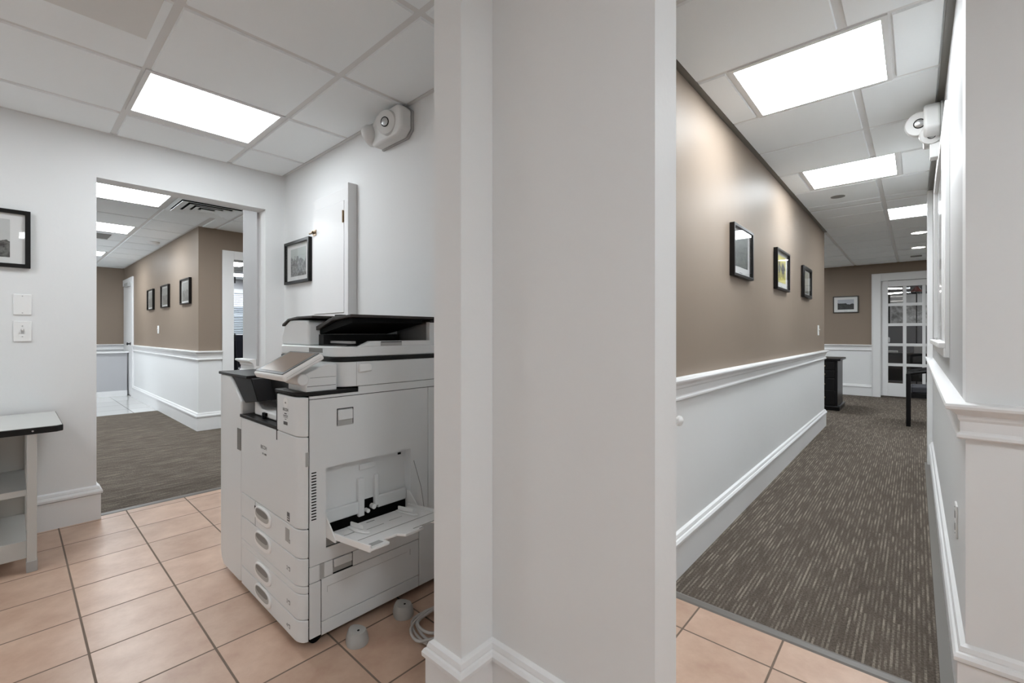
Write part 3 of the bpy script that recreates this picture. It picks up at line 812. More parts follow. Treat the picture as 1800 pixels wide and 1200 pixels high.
tag(MB().box(-0.02, 0.22, 12.15, 12.35, 0.76, 0.95).build('white_box', M['mat_board'], bevel=0.003), 'white box on the desk behind the glazed door', 'box')
tag(MB().box(-0.62, -0.27, 12.15, 12.4, 0.76, 0.80).build('paper_stack', M['mat_board'], bevel=0.002), 'low white paper stack on the desk behind the glazed door', 'papers')
bm = bmesh.new(); bmesh.ops.create_icosphere(bm, subdivisions=3, radius=0.10)
for v in bm.verts: v.co *= 1 + 0.12 * math.sin(v.co.x * 60) * math.cos(v.co.z * 55)
for v in bm.verts: v.co.z *= 0.8
me = bpy.data.meshes.new('flowers'); bm.to_mesh(me); bm.free(); me.materials.append(M['mat_board'])
for p in me.polygons: p.use_smooth = True
t = thing('flower_vase', 'round white flowers in a dark vase on the desk behind the glazed door', 'vase', (-0.50, 12.6, 0.76))
MB().lathe([(0.04, 0), (0.06, 0.06), (0.035, 0.16), (0.04, 0.2), (0.001, 0.2)], (0, 0, 0), (0, 0, 1)).build('vase', M['dark'], t, smooth=True)
o = bpy.data.objects.new('flowers', me); COL.objects.link(o); o.parent = t; o.location = (0, 0, 0.26)

# ================================================================== DRESSER AND CHAIR AT THE HALL END
t = thing('dresser', 'black dresser with small knobs just past the end of the taupe wall', 'dresser', (-1.25, 8.6, 0))
MB().box(-0.38, 0.38, -0.31, 0.33, 0.06, 0.75).build('body', M['wood_dark'], t, bevel=0.004)
MB().box(-0.42, 0.42, -0.36, 0.36, 0.75, 0.785).build('top', M['wood_dark'], t, bevel=0.01)
MB().box(-0.41, 0.41, -0.34, 0.35, 0.0, 0.07).build('plinth', M['wood_dark'], t, bevel=0.01)
for z0, z1 in ((0.61, 0.73), (0.49, 0.60), (0.31, 0.48), (0.09, 0.30)):
    dw = MB().box(-0.35, 0.35, -0.328, -0.31, z0, z1).build('drawer', M['wood_dark'], t, bevel=0.004)
    for x in (-0.22, 0.22):
        MB().lathe([(0.006, 0), (0.006, 0.012), (0.015, 0.018), (0.013, 0.028), (0.001, 0.03)], (x, -0.328, (z0 + z1) / 2), (0, -1, 0), n=14).build('knob', M['knob'], dw, smooth=True)

t = thing('armchair', 'black wooden chair with curved arms and grey seat, half behind the wall end', 'chair', (0.22, 7.75, 0))
MB().box(-0.26, 0.27, -0.25, 0.25, 0.36, 0.42).build('seat_frame', M['wood_dark'], t, bevel=0.004)
MB().box(-0.26, 0.26, -0.235, 0.235, 0.42, 0.50).build('seat', M['fabric'], t, bevel=0.02, seg=3)
for x, y in ((-0.285, -0.25), (-0.285, 0.25)):
    MB().box(x - 0.022, x + 0.022, y - 0.025, y + 0.025, 0, 0.66).build('leg', M['wood_dark'], t, bevel=0.004)
for y in (-0.25, 0.25):
    MB().prism([(0.24, 0), (0.285, 0), (0.30, 0.45), (0.36, 0.98), (0.32, 0.98), (0.255, 0.45)], 'y', y - 0.02, y + 0.02).build('leg', M['wood_dark'], t, bevel=0.004)
    MB().tube([(-0.30 + 0.62 * i / 10, y, 0.655 + 0.075 * math.sin(min(1, i / 8) * math.pi / 2)) for i in range(11)], 0.022).build('armrest', M['wood_dark'], t, smooth=True)
MB().prism([(0.315, 0.90), (0.35, 0.90), (0.362, 0.99), (0.327, 0.99)], 'y', -0.25, 0.25).build('backrest', M['wood_dark'], t, bevel=0.004)
for k in range(5):
    MB().prism([(0.27, 0.48), (0.285, 0.48), (0.345, 0.91), (0.33, 0.91)], 'y', -0.17 + 0.085 * k - 0.012, -0.17 + 0.085 * k + 0.012).build('slat', M['wood_dark'], t)

# ================================================================== LEFT CORRIDOR: doors, office
struct(MB().box(-10.70, -10.58, 1.465, 1.49, 0, 2.20).box(-11.6, -10.70, 1.465, 1.49, 2.08, 2.20).build('trim_14', M['trim'], bevel=0.003))
t = thing('door_2', 'plain white door at the far end of the corridor', 'door', (-11.15, 1.475, 0)); t['kind'] = 'structure'
MB().box(-0.43, 0.44, 0.0, 0.012, 0.02, 2.07).build('door_panel', M['trim'], t)
MB().lathe([(0.03, 0), (0.03, 0.006), (0.012, 0.01), (0.012, 0.03), (0.026, 0.04), (0.024, 0.055), (0.001, 0.06)], (0.34, 0.0, 0.97), (0, -1, 0)).build('door_handle', M['dark'], t, smooth=True)
MB().box(0.0, 0.40, -0.05, 0.0, 2.03, 2.10).build('door_closer', M['plastic_g'], t, bevel=0.004)
# casing of the office opening
t = thing('door_3', 'white cased office doorway in the brown corridor wall', 'doorway', (-6.36, 2.31, 0)); t['kind'] = 'structure'
MB().box(0, 0.022, -0.575, -0.45, 0, 2.19).box(0, 0.022, 0.45, 0.575, 0, 2.19).box(0, 0.022, -0.45, 0.45, 2.085, 2.19).box(-0.12, 0, -0.462, -0.448, 0, 2.13).build('casing', M['trim'], t, bevel=0.003)
for z in (1.83, 1.12):
    MB().cyl((0.025, -0.442, z - 0.04), (0.025, -0.442, z + 0.04), 0.007, n=12).build('hinge', M['dark'], t)
wn = thing('window_3', 'unseen corridor window opposite the gallery wall, added for daylight', 'window', (-8.8, -1.14, 1.4)); wn['kind'] = 'structure'  # unseen window, put in to bring daylight onto the gallery wall
MB().box(-1.4, -1.34, -0.04, 0.04, -0.85, 0.85).box(1.34, 1.4, -0.04, 0.04, -0.85, 0.85).box(-1.34, 1.34, -0.04, 0.04, 0.79, 0.85).box(-1.34, 1.34, -0.04, 0.04, -0.85, -0.79).box(-0.03, 0.03, -0.03, 0.03, -0.79, 0.79).build('frame', M['trim'], wn)
MB().box(-1.34, 1.34, -0.003, 0.003, -0.79, 0.79).build('pane', M['glass'], wn)
hg = MB().box(-14.6, -14.0, 0.5, 7.5, -0.1, 1.9).build('hedge', mat('dark_hedge', (0.05, 0.06, 0.05), 0.9, bump=1.0, bscale=20)); hg['kind'] = 'stuff'
tag(hg, 'dark hedge outside the office window behind the blinds', 'hedge')
M['slat'] = mat('white_translucent_slat', (0.85, 0.86, 0.88), 0.5)
_nt = M['slat'].node_tree
_t = _nt.nodes.new('ShaderNodeBsdfTranslucent'); _t.inputs[0].default_value = (0.85, 0.88, 0.92, 1)
_m = _nt.nodes.new('ShaderNodeMixShader'); _m.inputs[0].default_value = 0.55
_nt.links.new(_nt.nodes['Principled BSDF'].outputs[0], _m.inputs[1]); _nt.links.new(_t.outputs[0], _m.inputs[2])
_nt.links.new(_m.outputs[0], _nt.nodes['Material Output'].inputs[0])
# window with blinds
t = thing('window_2', 'bright office window with white slatted blinds', 'window', (-11.95, 3.8, 1.6)); t['kind'] = 'structure'
MB().box(-0.04, 0.04, -0.9, -0.84, -0.6, 0.6).box(-0.04, 0.04, 0.84, 0.9, -0.6, 0.6).box(-0.04, 0.04, -0.84, 0.84, 0.54, 0.6).box(-0.04, 0.04, -0.84, 0.84, -0.6, -0.54).box(-0.02, 0.02, -0.84, 0.84, -0.02, 0.02).box(-0.02, 0.02, -0.02, 0.02, -0.54, 0.54).build('frame', M['trim'], t)
MB().box(-0.004, 0.004, -0.84, 0.84, -0.54, 0.54).build('pane', M['glass'], t)
bl = thing('window_blinds', 'white horizontal slatted blinds over the office window', 'blinds', (-11.86, 3.8, 1.6))
MB().box(-0.03, 0.04, -0.92, 0.92, 0.50, 0.60).build('headrail', M['trim'], bl)
s_ = MB()
for k in range(26):
    z = 0.49 - k * 0.041
    s_.prism([(-0.019, z - 0.010), (0.019, z + 0.010), (0.0185, z + 0.0125), (-0.0195, z - 0.0075)], 'y', -0.9, 0.9)
s_.build('slats', M['slat'], bl)
MB().box(-0.012, 0.016, -0.9, 0.9, -0.60, -0.575).build('bottom_rail', M['trim'], bl)
cs = MB()
for y in (-0.6, 0.0, 0.6): cs.cyl((0.0, y, -0.58), (0.0, y, 0.5), 0.002, n=6)
cs.build('cords', M['trim'], bl)

# black office chairs in the office
def office_chair(label, loc, rz):
    t = thing('office_chair', label, 'chair', loc, rz, 'black office chairs in the window office')
    for k in range(5):
        a = 2 * math.pi * k / 5
        lg = MB().prism([(0.03, 0.09), (0.28, 0.06), (0.30, 0.075), (0.03, 0.13)], 'y', -0.018, 0.018).build('leg', M['dark'], t, bevel=0.004)
        lg.rotation_euler = (0, 0, a)
        MB().cyl((0.285, -0.012, 0.03), (0.285, 0.012, 0.03), 0.03).build('caster', M['black'], lg)
    MB().cyl((0, 0, 0.09), (0, 0, 0.42), 0.025).build('column', M['steel'], t)
    MB().box(-0.25, 0.25, -0.25, 0.25, 0.42, 0.52).build('seat', M['navy'], t, bevel=0.035, seg=3)
    MB().prism([(0.20, 0.50), (0.28, 0.50), (0.33, 0.85), (0.31, 1.14), (0.26, 1.15), (0.24, 0.85)], 'y', -0.24, 0.24).build('backrest', M['navy'], t, bevel=0.03, seg=3)
    for y in (-0.29, 0.29):
        MB().tube([(0.22, y, 0.46), (-0.12, y, 0.47), (-0.16, y, 0.55), (-0.17, y, 0.68), (-0.12, y, 0.71), (0.2, y, 0.72), (0.25, y, 0.7)], 0.014).build('armrest', M['steel'], t, smooth=True)
        MB().box(-0.14, 0.14, y - 0.028, y + 0.028, 0.722, 0.745).build('arm_pad', M['plastic_b'], t, bevel=0.01)
    return t


office_chair('black leather office chair with pale arms seen through the office doorway', (-8.15, 2.42, 0), R(205))
office_chair('black leather office chair nearest the office window', (-9.6, 3.05, 0), R(160))

# ================================================================== METAL CART AT THE LEFT
t = thing('utility_cart', 'white shelved cart with black edged top below the framed photo', 'cart', (-3.50, -0.35, 0))
# local: x from -0.33 (wall) to +0.30 (front), y from -0.55 to 0.53
MB().prism([(-0.30, -0.60), (0.275, -0.60), (0.295, -0.58), (0.295, 0.505), (0.275, 0.527), (-0.30, 0.527)], 'z', 0.672, 0.702).build('top', M['dark'], t, bevel=0.003)
MB().prism([(-0.297, -0.597), (0.272, -0.597), (0.291, -0.578), (0.291, 0.502), (0.272, 0.523), (-0.297, 0.523)], 'z', 0.700, 0.704).build('top_surface', M['laminate'], t)
MB().cyl((0.294, 0.42, 0.687), (0.2965, 0.42, 0.687), 0.004, n=10).build('screw', M['steel'], t)
for x in (-0.27, 0.245):
    for y in (-0.56, 0.40):
        l_ = MB().box(x, x + 0.045, y, y + 0.035, 0.012, 0.672).build('leg', M['laminate'], t, bevel=0.002)
        MB().box(x - 0.002, x + 0.047, y - 0.002, y + 0.037, 0.0, 0.055).build('foot_cap', M['plastic_g'], l_, bevel=0.003)
MB().box(-0.24, 0.245, -0.56, 0.40, 0.385, 0.399).box(0.245, 0.262, -0.56, 0.40, 0.370, 0.40).build('shelf', M['laminate'], t, bevel=0.001)
MB().box(-0.24, 0.245, -0.56, 0.40, 0.135, 0.149).box(0.245, 0.262, -0.56, 0.40, 0.065, 0.15).build('shelf', M['laminate'], t, bevel=0.001)
MB().box(-0.25, -0.24, -0.56, 0.40, 0.06, 0.672).build('back_panel', mat('cart_back', (0.47, 0.46, 0.43), 0.6), t)

# ================================================================== COPIER
XL, XR_, YF, YB = -2.283, -1.66, 0.70, 1.40
P = M['plastic']
cp = thing('photocopier', 'large white office photocopier with four drawers and open bypass tray', 'photocopier', ((XL + XR_) / 2, (YF + YB) / 2, 0))
ox, oy = cp.location.x, cp.location.y


class CB(MB):
    """mesh in room coordinates, stored relative to the copier's base"""
    def build(s, name, mats, parent=None, **k):
        s.v = [(v[0] - ox, v[1] - oy, v[2]) for v in s.v]
        return MB.build(s, name, mats, parent or cp, **k)


def rrect(x0, x1, y0, y1, r, corners, n=6):
    """plan outline with rounded corners; corners: which of 'sw','se','ne','nw'"""
    pts = []
    for nm, cx, cy, a0 in (('sw', x0 + r, y0 + r, 180), ('se', x1 - r, y0 + r, 270), ('ne', x1 - r, y1 - r, 0), ('nw', x0 + r, y1 - r, 90)):
        if nm in corners:
            for k in range(n + 1):
                a = R(a0 + 90 * k / n)
                pts.append((cx + r * math.cos(a), cy + r * math.sin(a)))
        else:
            pts.append({'sw': (x0, y0), 'se': (x1, y0), 'ne': (x1, y1), 'nw': (x0, y1)}[nm])
    return pts


YS = 0.732        # seam between front covers and side covers
# --- carcass (behind all covers)
CB().box(XL + 0.01, XR_ - 0.06, YS + 0.02, YB, 0.045, 0.785).box(XL + 0.01, XR_ - 0.06, 1.12, YB, 0.785, 0.95).box(-1.868, XR_ - 0.06, YS, 1.13, 0.785, 0.95).build('chassis', M['dark'])
# --- front covers
def front(name, z0, z1, x0=XL, x1=XR_, r=0.045, m_=P, y0=YF, y1=YS - 0.0015, bev=0.0025):
    return CB().prism(rrect(x0, x1, y0, y1 + (r if False else 0), min(r, y1 - y0 - 0.0005), ('se',)), 'z', z0, z1).build(name, m_, bevel=bev)


def bigfront(name, z0, z1, x0=XL, x1=XR_, m_=P, r=0.05, bev=0.0025):
    """front cover whose right edge sweeps back in a soft radius to the side seam"""
    pts = [(x0, YS - 0.0015), (x0, YF)]
    n = 7
    rx, ry = 0.05, (YS - 0.0015) - YF
    for k in range(n + 1):
        a = R(-90 + 90 * k / n)
        pts.append((x1 - rx + rx * math.cos(a), YF + ry + ry * math.sin(a)))
    return CB().prism(pts, 'z', z0, z1).build(name, m_, bevel=bev)


G_ = 0.0018
M['recess'] = mat('recessed_handle_grey', (0.42, 0.42, 0.41), 0.4)
fd = bigfront('front_door', 0.4462, 0.782)
CB().box(XR_ - 0.030, XR_ + 0.0006, YS - 0.012, YS - 0.0005, 0.675, 0.727).build('finger_recess', M['recess'], fd)
dz = [(0.3388, 0.4425), (0.2365, 0.3358), (0.1128, 0.2065), (0.030, 0.1098)]
for k, (z0, z1) in enumerate(dz):
    d_ = bigfront('drawer', z0, z1)
    zc = (z0 + z1) / 2 + 0.012
    if k > 1: zc = (z0 + z1) / 2 + 0.006
    # rounded grip: dark scoop with a raised D shaped bezel and lip below
    cx = -2.018; n = 20; a_, b_ = 0.088, 0.036
    out = [(cx + a_ * math.copysign(abs(math.cos(2 * math.pi * i / n)) ** 0.7, math.cos(2 * math.pi * i / n)), zc + b_ * math.copysign(abs(math.sin(2 * math.pi * i / n)) ** 0.8, math.sin(2 * math.pi * i / n))) for i in range(n)]
    hd = CB().prism(out, 'y', YF - 0.006, YF + 0.004).build('handle', M['plastic_b'], d_, bevel=0.004, seg=3)
    inn = [(cx + (x - cx) * 0.84, zc + 0.006 + (z - zc) * 0.66) for x, z in out]
    CB().prism(inn, 'y', YF - 0.0066, YF - 0.004).build('handle_scoop', M['recess'], hd)
    lip = [(cx + (x - cx) * 0.72, zc + 0.014 + (z - zc) * 0.36) for x, z in out]
    CB().prism(lip, 'y', YF - 0.0072, YF - 0.006).build('handle_slot', M['grey'], hd)
    text_mesh('drawer_number', '%d' % (k + 1), 0.020, M['label_g'], d_, (-1.775 - ox, YF - 0.0006 - oy, (z0 + z1) / 2 - 0.016), (R(90), 0, 0))
    ic = CB().box(-1.764, -1.750, YF - 0.0008, YF, (z0 + z1) / 2 - 0.017, (z0 + z1) / 2 - 0.003).box(-1.7615, -1.7525, YF - 0.001, YF - 0.0006, (z0 + z1) / 2 - 0.0155, (z0 + z1) / 2 - 0.006, 1)
    ic.build('paper_icon', [M['label_g'], M['plastic_b']], d_)
    if k == 0:
        CB().box(-1.79, -1.755, YF - 0.0012, YF, 0.375, 0.425).build('size_window', M['plastic_g'], d_)
        CB().box(-2.110, -2.1085, YF - 0.0006, YF, 0.338, 0.4435).build('split_line', M['black'], d_)
        CB().box(-2.116, -2.106, YF - 0.0012, YF, 0.405, 0.425).build('level_mark', M['black'], d_)
bigfront('front_filler', 0.2085, 0.2345)
# --- control column (rounded, right of the paper exit)
cc = bigfront('control_column', 0.7845, 0.928, x0=-1.873)
CB().prism([(-1.8775, YF - 0.001), (-1.8715, YF - 0.001), (-1.8715, 1.1), (-1.8775, 1.1)], 'z', 0.745, 0.936).build('column_edge_trim', M['dark'], cc)
# labels on the column
SX = -1.79
text_mesh('brand_mark', 'RICOH', 0.0165, M['label_g'], cc, (SX - ox, YF - 0.0005 - oy, 0.868), (R(90), 0, 0))
lb = CB()
for j, (ww, zz, hh) in enumerate([(0.022, 0.860, 0.004), (0.044, 0.852, 0.003), (0.040, 0.845, 0.0018), (0.016, 0.838, 0.002)]):
    n = max(3, int(ww / 0.006))
    for i in range(n):
        x = SX - ww / 2 + ww * i / n
        lb.box(x, x + ww / n * 0.78, YF - 0.0006, YF, zz - hh, zz)
for i in range(14):
    lb.box(SX - 0.019 + i * 0.0027, SX - 0.019 + i * 0.0027 + (0.0017 if i % 3 else 0.0024), YF - 0.0006, YF, 0.8155, 0.8275)
lb.build('service_label', M['label_g'], cc)
CB().lathe([(0.020, 0), (0.020, 0.0005)], (SX, YF, 0.900), (0, -1, 0)).build('badge', M['plastic_b'], cc)
CB().prism([(SX - 0.006, 0.897), (SX + 0.006, 0.897), (SX + 0.002, 0.904), (SX - 0.003, 0.903)], 'y', YF - 0.001, YF - 0.0004).build('badge_mark', M['grey'], cc)
text_mesh('brand_mark', 'RICOH', 0.0215, M['label_g'], fd, (-2.012 - ox, YF - 0.0005 - oy, 0.684), (R(90), 0, 0))
text_mesh('model_mark', 'IM C6000', 0.0115, M['grey'], fd, (-2.005 - ox, YF - 0.0005 - oy, 0.661), (R(90), 0, 0))
CB().box(-1.775, -1.753, YF - 0.0008, YF, 0.455, 0.488).build('certification_label', M['label_g'], fd)
CB().box(-1.772, -1.757, YF - 0.001, YF - 0.0007, 0.461, 0.464).box(-1.772, -1.757, YF - 0.001, YF - 0.0007, 0.470, 0.472).build('certification_mark', M['plastic_b'], fd)
# --- black ledge under the scanner
CB().prism([(-1.885, YF - 0.004), (-1.71, YF - 0.004), (-1.665, YF + 0.028), (XR_ + 0.0015, YF + 0.036), (XR_ + 0.0015, 0.925), (-2.2, 0.925), (-2.2, 0.905), (-1.885, 0.905)], 'z', 0.9325, 0.947).build('top_ledge', M['dark'], bevel=0.003)
CB().box(-1.83, -1.685, 0.74, 0.86, 0.945, 0.949).build('ledge_inset', M['dark2'], bevel=0.002)
# --- side covers (right side, +X)
def side(name, y0, y1, z0, z1, m_=P, x0=XR_ - 0.006, x1=XR_, bev=0.0015, parent=None):
    return CB().box(x0, x1, y0, y1, z0, z1).build(name, m_, parent, bevel=bev)


CB().box(XR_ - 0.006, XR_, YS + G_, 0.93, 0.921, 0.931).box(XR_ - 0.006, XR_, 0.93, YB, 0.921, 0.952).build('side_top_cover', P)
# main side door with bypass pocket: built as a frame round the pocket
PY0, PY1, PZ0, PZ1 = 0.796, 1.179, 0.352, 0.656
sd = CB().box(XR_ - 0.006, XR_, YS + G_, PY0, 0.302, 0.918).box(XR_ - 0.006, XR_, PY1, 1.272, 0.302, 0.918).box(XR_ - 0.006, XR_, PY0, PY1, PZ1, 0.918).box(XR_ - 0.006, XR_, PY0, PY1, 0.302, PZ0)
sd = sd.build('side_door', P)
CB().box(XR_ - 0.049, XR_ - 0.045, PY0 - 0.004, PY1 + 0.004, 0.475, PZ1 + 0.004).box(XR_ - 0.049, XR_ - 0.0055, PY0 - 0.004, PY0, PZ0, PZ1).box(XR_ - 0.049, XR_ - 0.0055, PY1, PY1 + 0.004, PZ0, PZ1).box(XR_ - 0.049, XR_ - 0.0055, PY0, PY1, PZ1, PZ1 + 0.004).build('bypass_pocket', P, sd)
CB().box(XR_ - 0.046, XR_ - 0.030, PY0, 0.955, 0.428, 0.478).box(XR_ - 0.046, XR_ - 0.030, 1.035, PY1, 0.428, 0.478).box(XR_ - 0.046, XR_ - 0.026, 0.945, 0.972, 0.415, 0.57).box(XR_ - 0.046, XR_ - 0.026, 1.02, 1.038, 0.44, 0.57).box(XR_ - 0.046, XR_ - 0.038, 0.955, 1.03, 0.60, 0.625).build('pocket_ribs', P, sd, bevel=0.004)
CB().box(XR_ - 0.049, XR_ - 0.040, PY0, PY1, PZ0, 0.430).box(XR_ - 0.046, XR_ - 0.0435, 0.972, 1.02, 0.42, 0.455).build('feed_slot', M['black'], sd)
CB().box(XR_ - 0.040, XR_ - 0.012, PY0, PY1, PZ0, 0.380).build('pocket_floor', M['recess'], sd)
CB().cyl((XR_ - 0.042, 0.985, 0.432), (XR_ - 0.020, 0.985, 0.432), 0.008).cyl((XR_ - 0.042, 1.012, 0.442), (XR_ - 0.020, 1.012, 0.442), 0.010).build('feed_roller', M['plastic_b'], sd)
dots = CB()
for y in (0.93, 0.96, 1.01, 1.04): dots.cyl((XR_ - 0.0455, y, 0.648), (XR_ - 0.0435, y, 0.648), 0.0025, n=8)
for y, z in ((1.150, 0.648), (1.150, 0.632)): dots.box(XR_ - 0.0455, XR_ - 0.0435, y - 0.008, y + 0.008, z - 0.004, z + 0.005)
dots.build('pocket_marks', M['black'], sd)
# door handle on the side
CB().box(XR_ - 0.004, XR_ + 0.0006, 0.838, 0.907, 0.806, 0.872).build('handle_recess', M['recess'], sd)
CB().box(XR_, XR_ + 0.007, 0.842, 0.903, 0.828, 0.868).build('handle', P, sd, bevel=0.004)
CB().box(XR_ - 0.001, XR_ + 0.0012, 0.8385, 0.8405, 0.81, 0.873).box(XR_ - 0.001, XR_ + 0.0012, 0.904, 0.906, 0.81, 0.873).box(XR_ - 0.001, XR_ + 0.0012, 0.8385, 0.906, 0.871, 0.8735).build('handle_edge', M['black'], sd)
vt = CB()
for k in range(17):
    z = 0.645 - k * 0.0108
    vt.box(XR_ - 0.001, XR_ + 0.0008, 0.7405, 0.7585, z, z + 0.0042)
vt.build('vent_slots', M['black'], sd)
vt = CB()
for k in range(17):
    z = 0.640 - k * 0.0108
    vt.prism([(XR_ - 0.0225, YS - 0.0245 ), (XR_ - 0.0045, YS - 0.0140), (XR_ - 0.0055, YS - 0.0120), (XR_ - 0.0235, YS - 0.0225)], 'z', z, z + 0.0042)
vt.build('vent_slots', M['black'], fd)
side('rear_side_cover', 1.275, YB, 0.302, 0.918)
# lower bank, side
side('side_band', YS + G_, 0.772, 0.240, 0.299)
side('side_band', 0.906, 1.222, 0.243, 0.299)
side('side_band', 0.790, 0.823, 0.243, 0.299)
CB().box(XR_ - 0.006, XR_ - 0.003, 0.772, 0.790, 0.240, 0.299).build('band_recess', M['recess'])
CB().box(XR_ - 0.012, XR_ - 0.010, 0.823, 0.906, 0.243, 0.299).build('latch_recess', M['recess'])
CB().box(XR_ - 0.011, XR_ + 0.002, 0.827, 0.902, 0.266, 0.297).build('latch_handle', P, bevel=0.003)
side('lower_front_cover', YS + G_, 0.776, 0.035, 0.2375)
ld = side('lower_side_door', 0.779, 1.2215, 0.082, 0.2405)
CB().box(XR_ - 0.001, XR_ + 0.0008, 0.80, 1.16, 0.2055, 0.2065).box(XR_ - 0.001, XR_ + 0.0008, 0.80, 0.801, 0.185, 0.2065).box(XR_ - 0.001, XR_ + 0.001, 1.175, 1.177, 0.188, 0.213).build('embossed_line', M['recess'], ld)
side('lower_sill', 0.779, 1.2215, 0.030, 0.0795)
side('lower_rear_cover', 1.2245, YB, 0.030, 0.299)
# --- bypass tray, folded out, rising slightly
HX, HZ, SL = XR_ - 0.008, 0.402, 0.13      # hinge and slope


def tz(x): return HZ + (x - HX) * SL


def slab(b, pts, t0, t1, mi=0):
    n = len(pts)
    vs = [(x, y, tz(x) + t0) for x, y in pts] + [(x, y, tz(x) + t1) for x, y in pts]
    fs = [tuple(range(n)), tuple(range(2 * n - 1, n - 1, -1))] + [(i, i + n, (i + 1) % n + n, (i + 1) % n) for i in range(n)]
    b.add(vs, fs, mi)


bt = CB()
slab(bt, [(HX, 0.802), (HX + 0.26, 0.802), (HX + 0.31, 0.806), (HX + 0.31, 0.878), (HX + 0.262, 0.882), (HX + 0.262, 0.94), (HX + 0.30, 0.95), (HX + 0.30, 1.03), (HX + 0.262, 1.04), (HX + 0.262, 1.09), (HX + 0.31, 1.10), (HX + 0.31, 1.172), (HX, 1.172)], -0.010, 0.0)
slab(bt, [(HX, 0.800), (HX + 0.31, 0.800), (HX + 0.31, 0.808), (HX, 0.808)], -0.012, 0.012)
slab(bt, [(HX, 1.166), (HX + 0.31, 1.166), (HX + 0.31, 1.174), (HX, 1.174)], -0.012, 0.012)
bt = bt.build('bypass_tray', M['plastic_b'], bevel=0.002)
ln = CB()
slab(ln, [(HX + 0.19, 0.812), (HX + 0.193, 0.812), (HX + 0.193, 1.16), (HX + 0.19, 1.16)], 0.0002, 0.0008)
slab(ln, [(HX + 0.275, 1.00), (HX + 0.280, 1.00), (HX + 0.280, 1.16), (HX + 0.275, 1.16)], 0.0002, 0.0008)
slab(ln, [(HX + 0.09, 0.815), (HX + 0.092, 0.815), (HX + 0.092, 0.865), (HX + 0.09, 0.865)], 0.0002, 0.0008)
slab(ln, [(HX + 0.11, 0.905), (HX + 0.112, 0.905), (HX + 0.112, 0.98), (HX + 0.11, 0.98)], 0.0002, 0.0008)
slab(ln, [(HX + 0.10, 1.01), (HX + 0.102, 1.01), (HX + 0.102, 1.07), (HX + 0.10, 1.07)], 0.0002, 0.0008)
slab(ln, [(HX + 0.03, 0.95), (HX + 0.036, 0.95), (HX + 0.036, 0.985), (HX + 0.03, 0.985)], 0.0002, 0.0008)
slab(ln, [(HX + 0.296, 1.012), (HX + 0.3005, 1.012), (HX + 0.3005, 1.025), (HX + 0.296, 1.025)], 0.0002, 0.0012)
ln.build('tray_lines', M['grey'], bt)
for y, s in ((0.885, 1), (1.10, -1)):
    g_ = CB()
    slab(g_, [(HX + 0.02, y - 0.012 * s), (HX + 0.09, y - 0.020 * s), (HX + 0.15, y - 0.014 * s), (HX + 0.17, y), (HX + 0.15, y + 0.010 * s), (HX + 0.02, y + 0.008 * s)], 0.0004, 0.008)
    slab(g_, [(HX + 0.03, y - 0.004 * s), (HX + 0.13, y - 0.004 * s), (HX + 0.11, y + 0.003 * s), (HX + 0.03, y + 0.003 * s)], 0.008, 0.026)
    g_.build('paper_guide', M['plastic_b'], bt, bevel=0.003)
ti = CB(); slab(ti, [(HX + 0.262, 0.822), (HX + 0.29, 0.822), (HX + 0.29, 0.865), (HX + 0.262, 0.865)], 0.0003, 0.0015); ti.build('grip_patch', M['plastic_g'], bt)
for y in (0.799, 1.176):
    CB().prism([(XR_ - 0.02, 0.470), (XR_ - 0.006, 0.470), (XR_ + 0.07, 0.405), (XR_ + 0.07, 0.392), (XR_ - 0.02, 0.392)], 'y', y - 0.0025, y + 0.0025).build('hinge_arm', M['plastic_b'], bt)
CB().tube([(XR_ + 0.001, 1.195, 0.600), (XR_ + 0.06, 1.190, 0.50), (XR_ + 0.10, 1.176, 0.425)], 0.0012, n=6).build('tether', M['grey'], bt)

# --- paper exit cavity, tray and finisher
CB().prism([(-2.30, YF - 0.002), (-1.873, YF + 0.0), (-1.873, 1.1), (-2.30, 1.1)], 'z', 0.783, 0.797).build('exit_ledge', M['dark'], bevel=0.002)
et = CB().prism([(-2.225, 0.800), (-2.225, 0.858), (-2.20, 0.862), (-2.15, 0.832), (-1.882, 0.822), (-1.882, 0.800)], 'y', 0.735, 1.10).build('exit_tray', M['plastic_b'], bevel=0.006)
CB().prism([(-2.00, 0.84), (-1.885, 0.85), (-1.885, 0.866), (-2.03, 0.858)], 'y', 0.87, 1.10).build('exit_tray_pad', M['recess'], et, bevel=0.004)
CB().box(-2.105, -2.07, 0.725, 0.736, 0.808, 0.822).box(-2.094, -2.082, 0.722, 0.734, 0.797, 0.81).build('exit_tray_lever', M['black'], et)
CB().box(XL, -1.873, 1.10, 1.115, 0.797, 0.955).build('cavity_wall', M['dark2'])

fn = None


class FB(MB):
    def build(s, name, mats, parent=None, **k):
        s.v = [(v[0] - ox, v[1] - oy, v[2]) for v in s.v]
        return MB.build(s, name, mats, parent or fn or cp, **k)


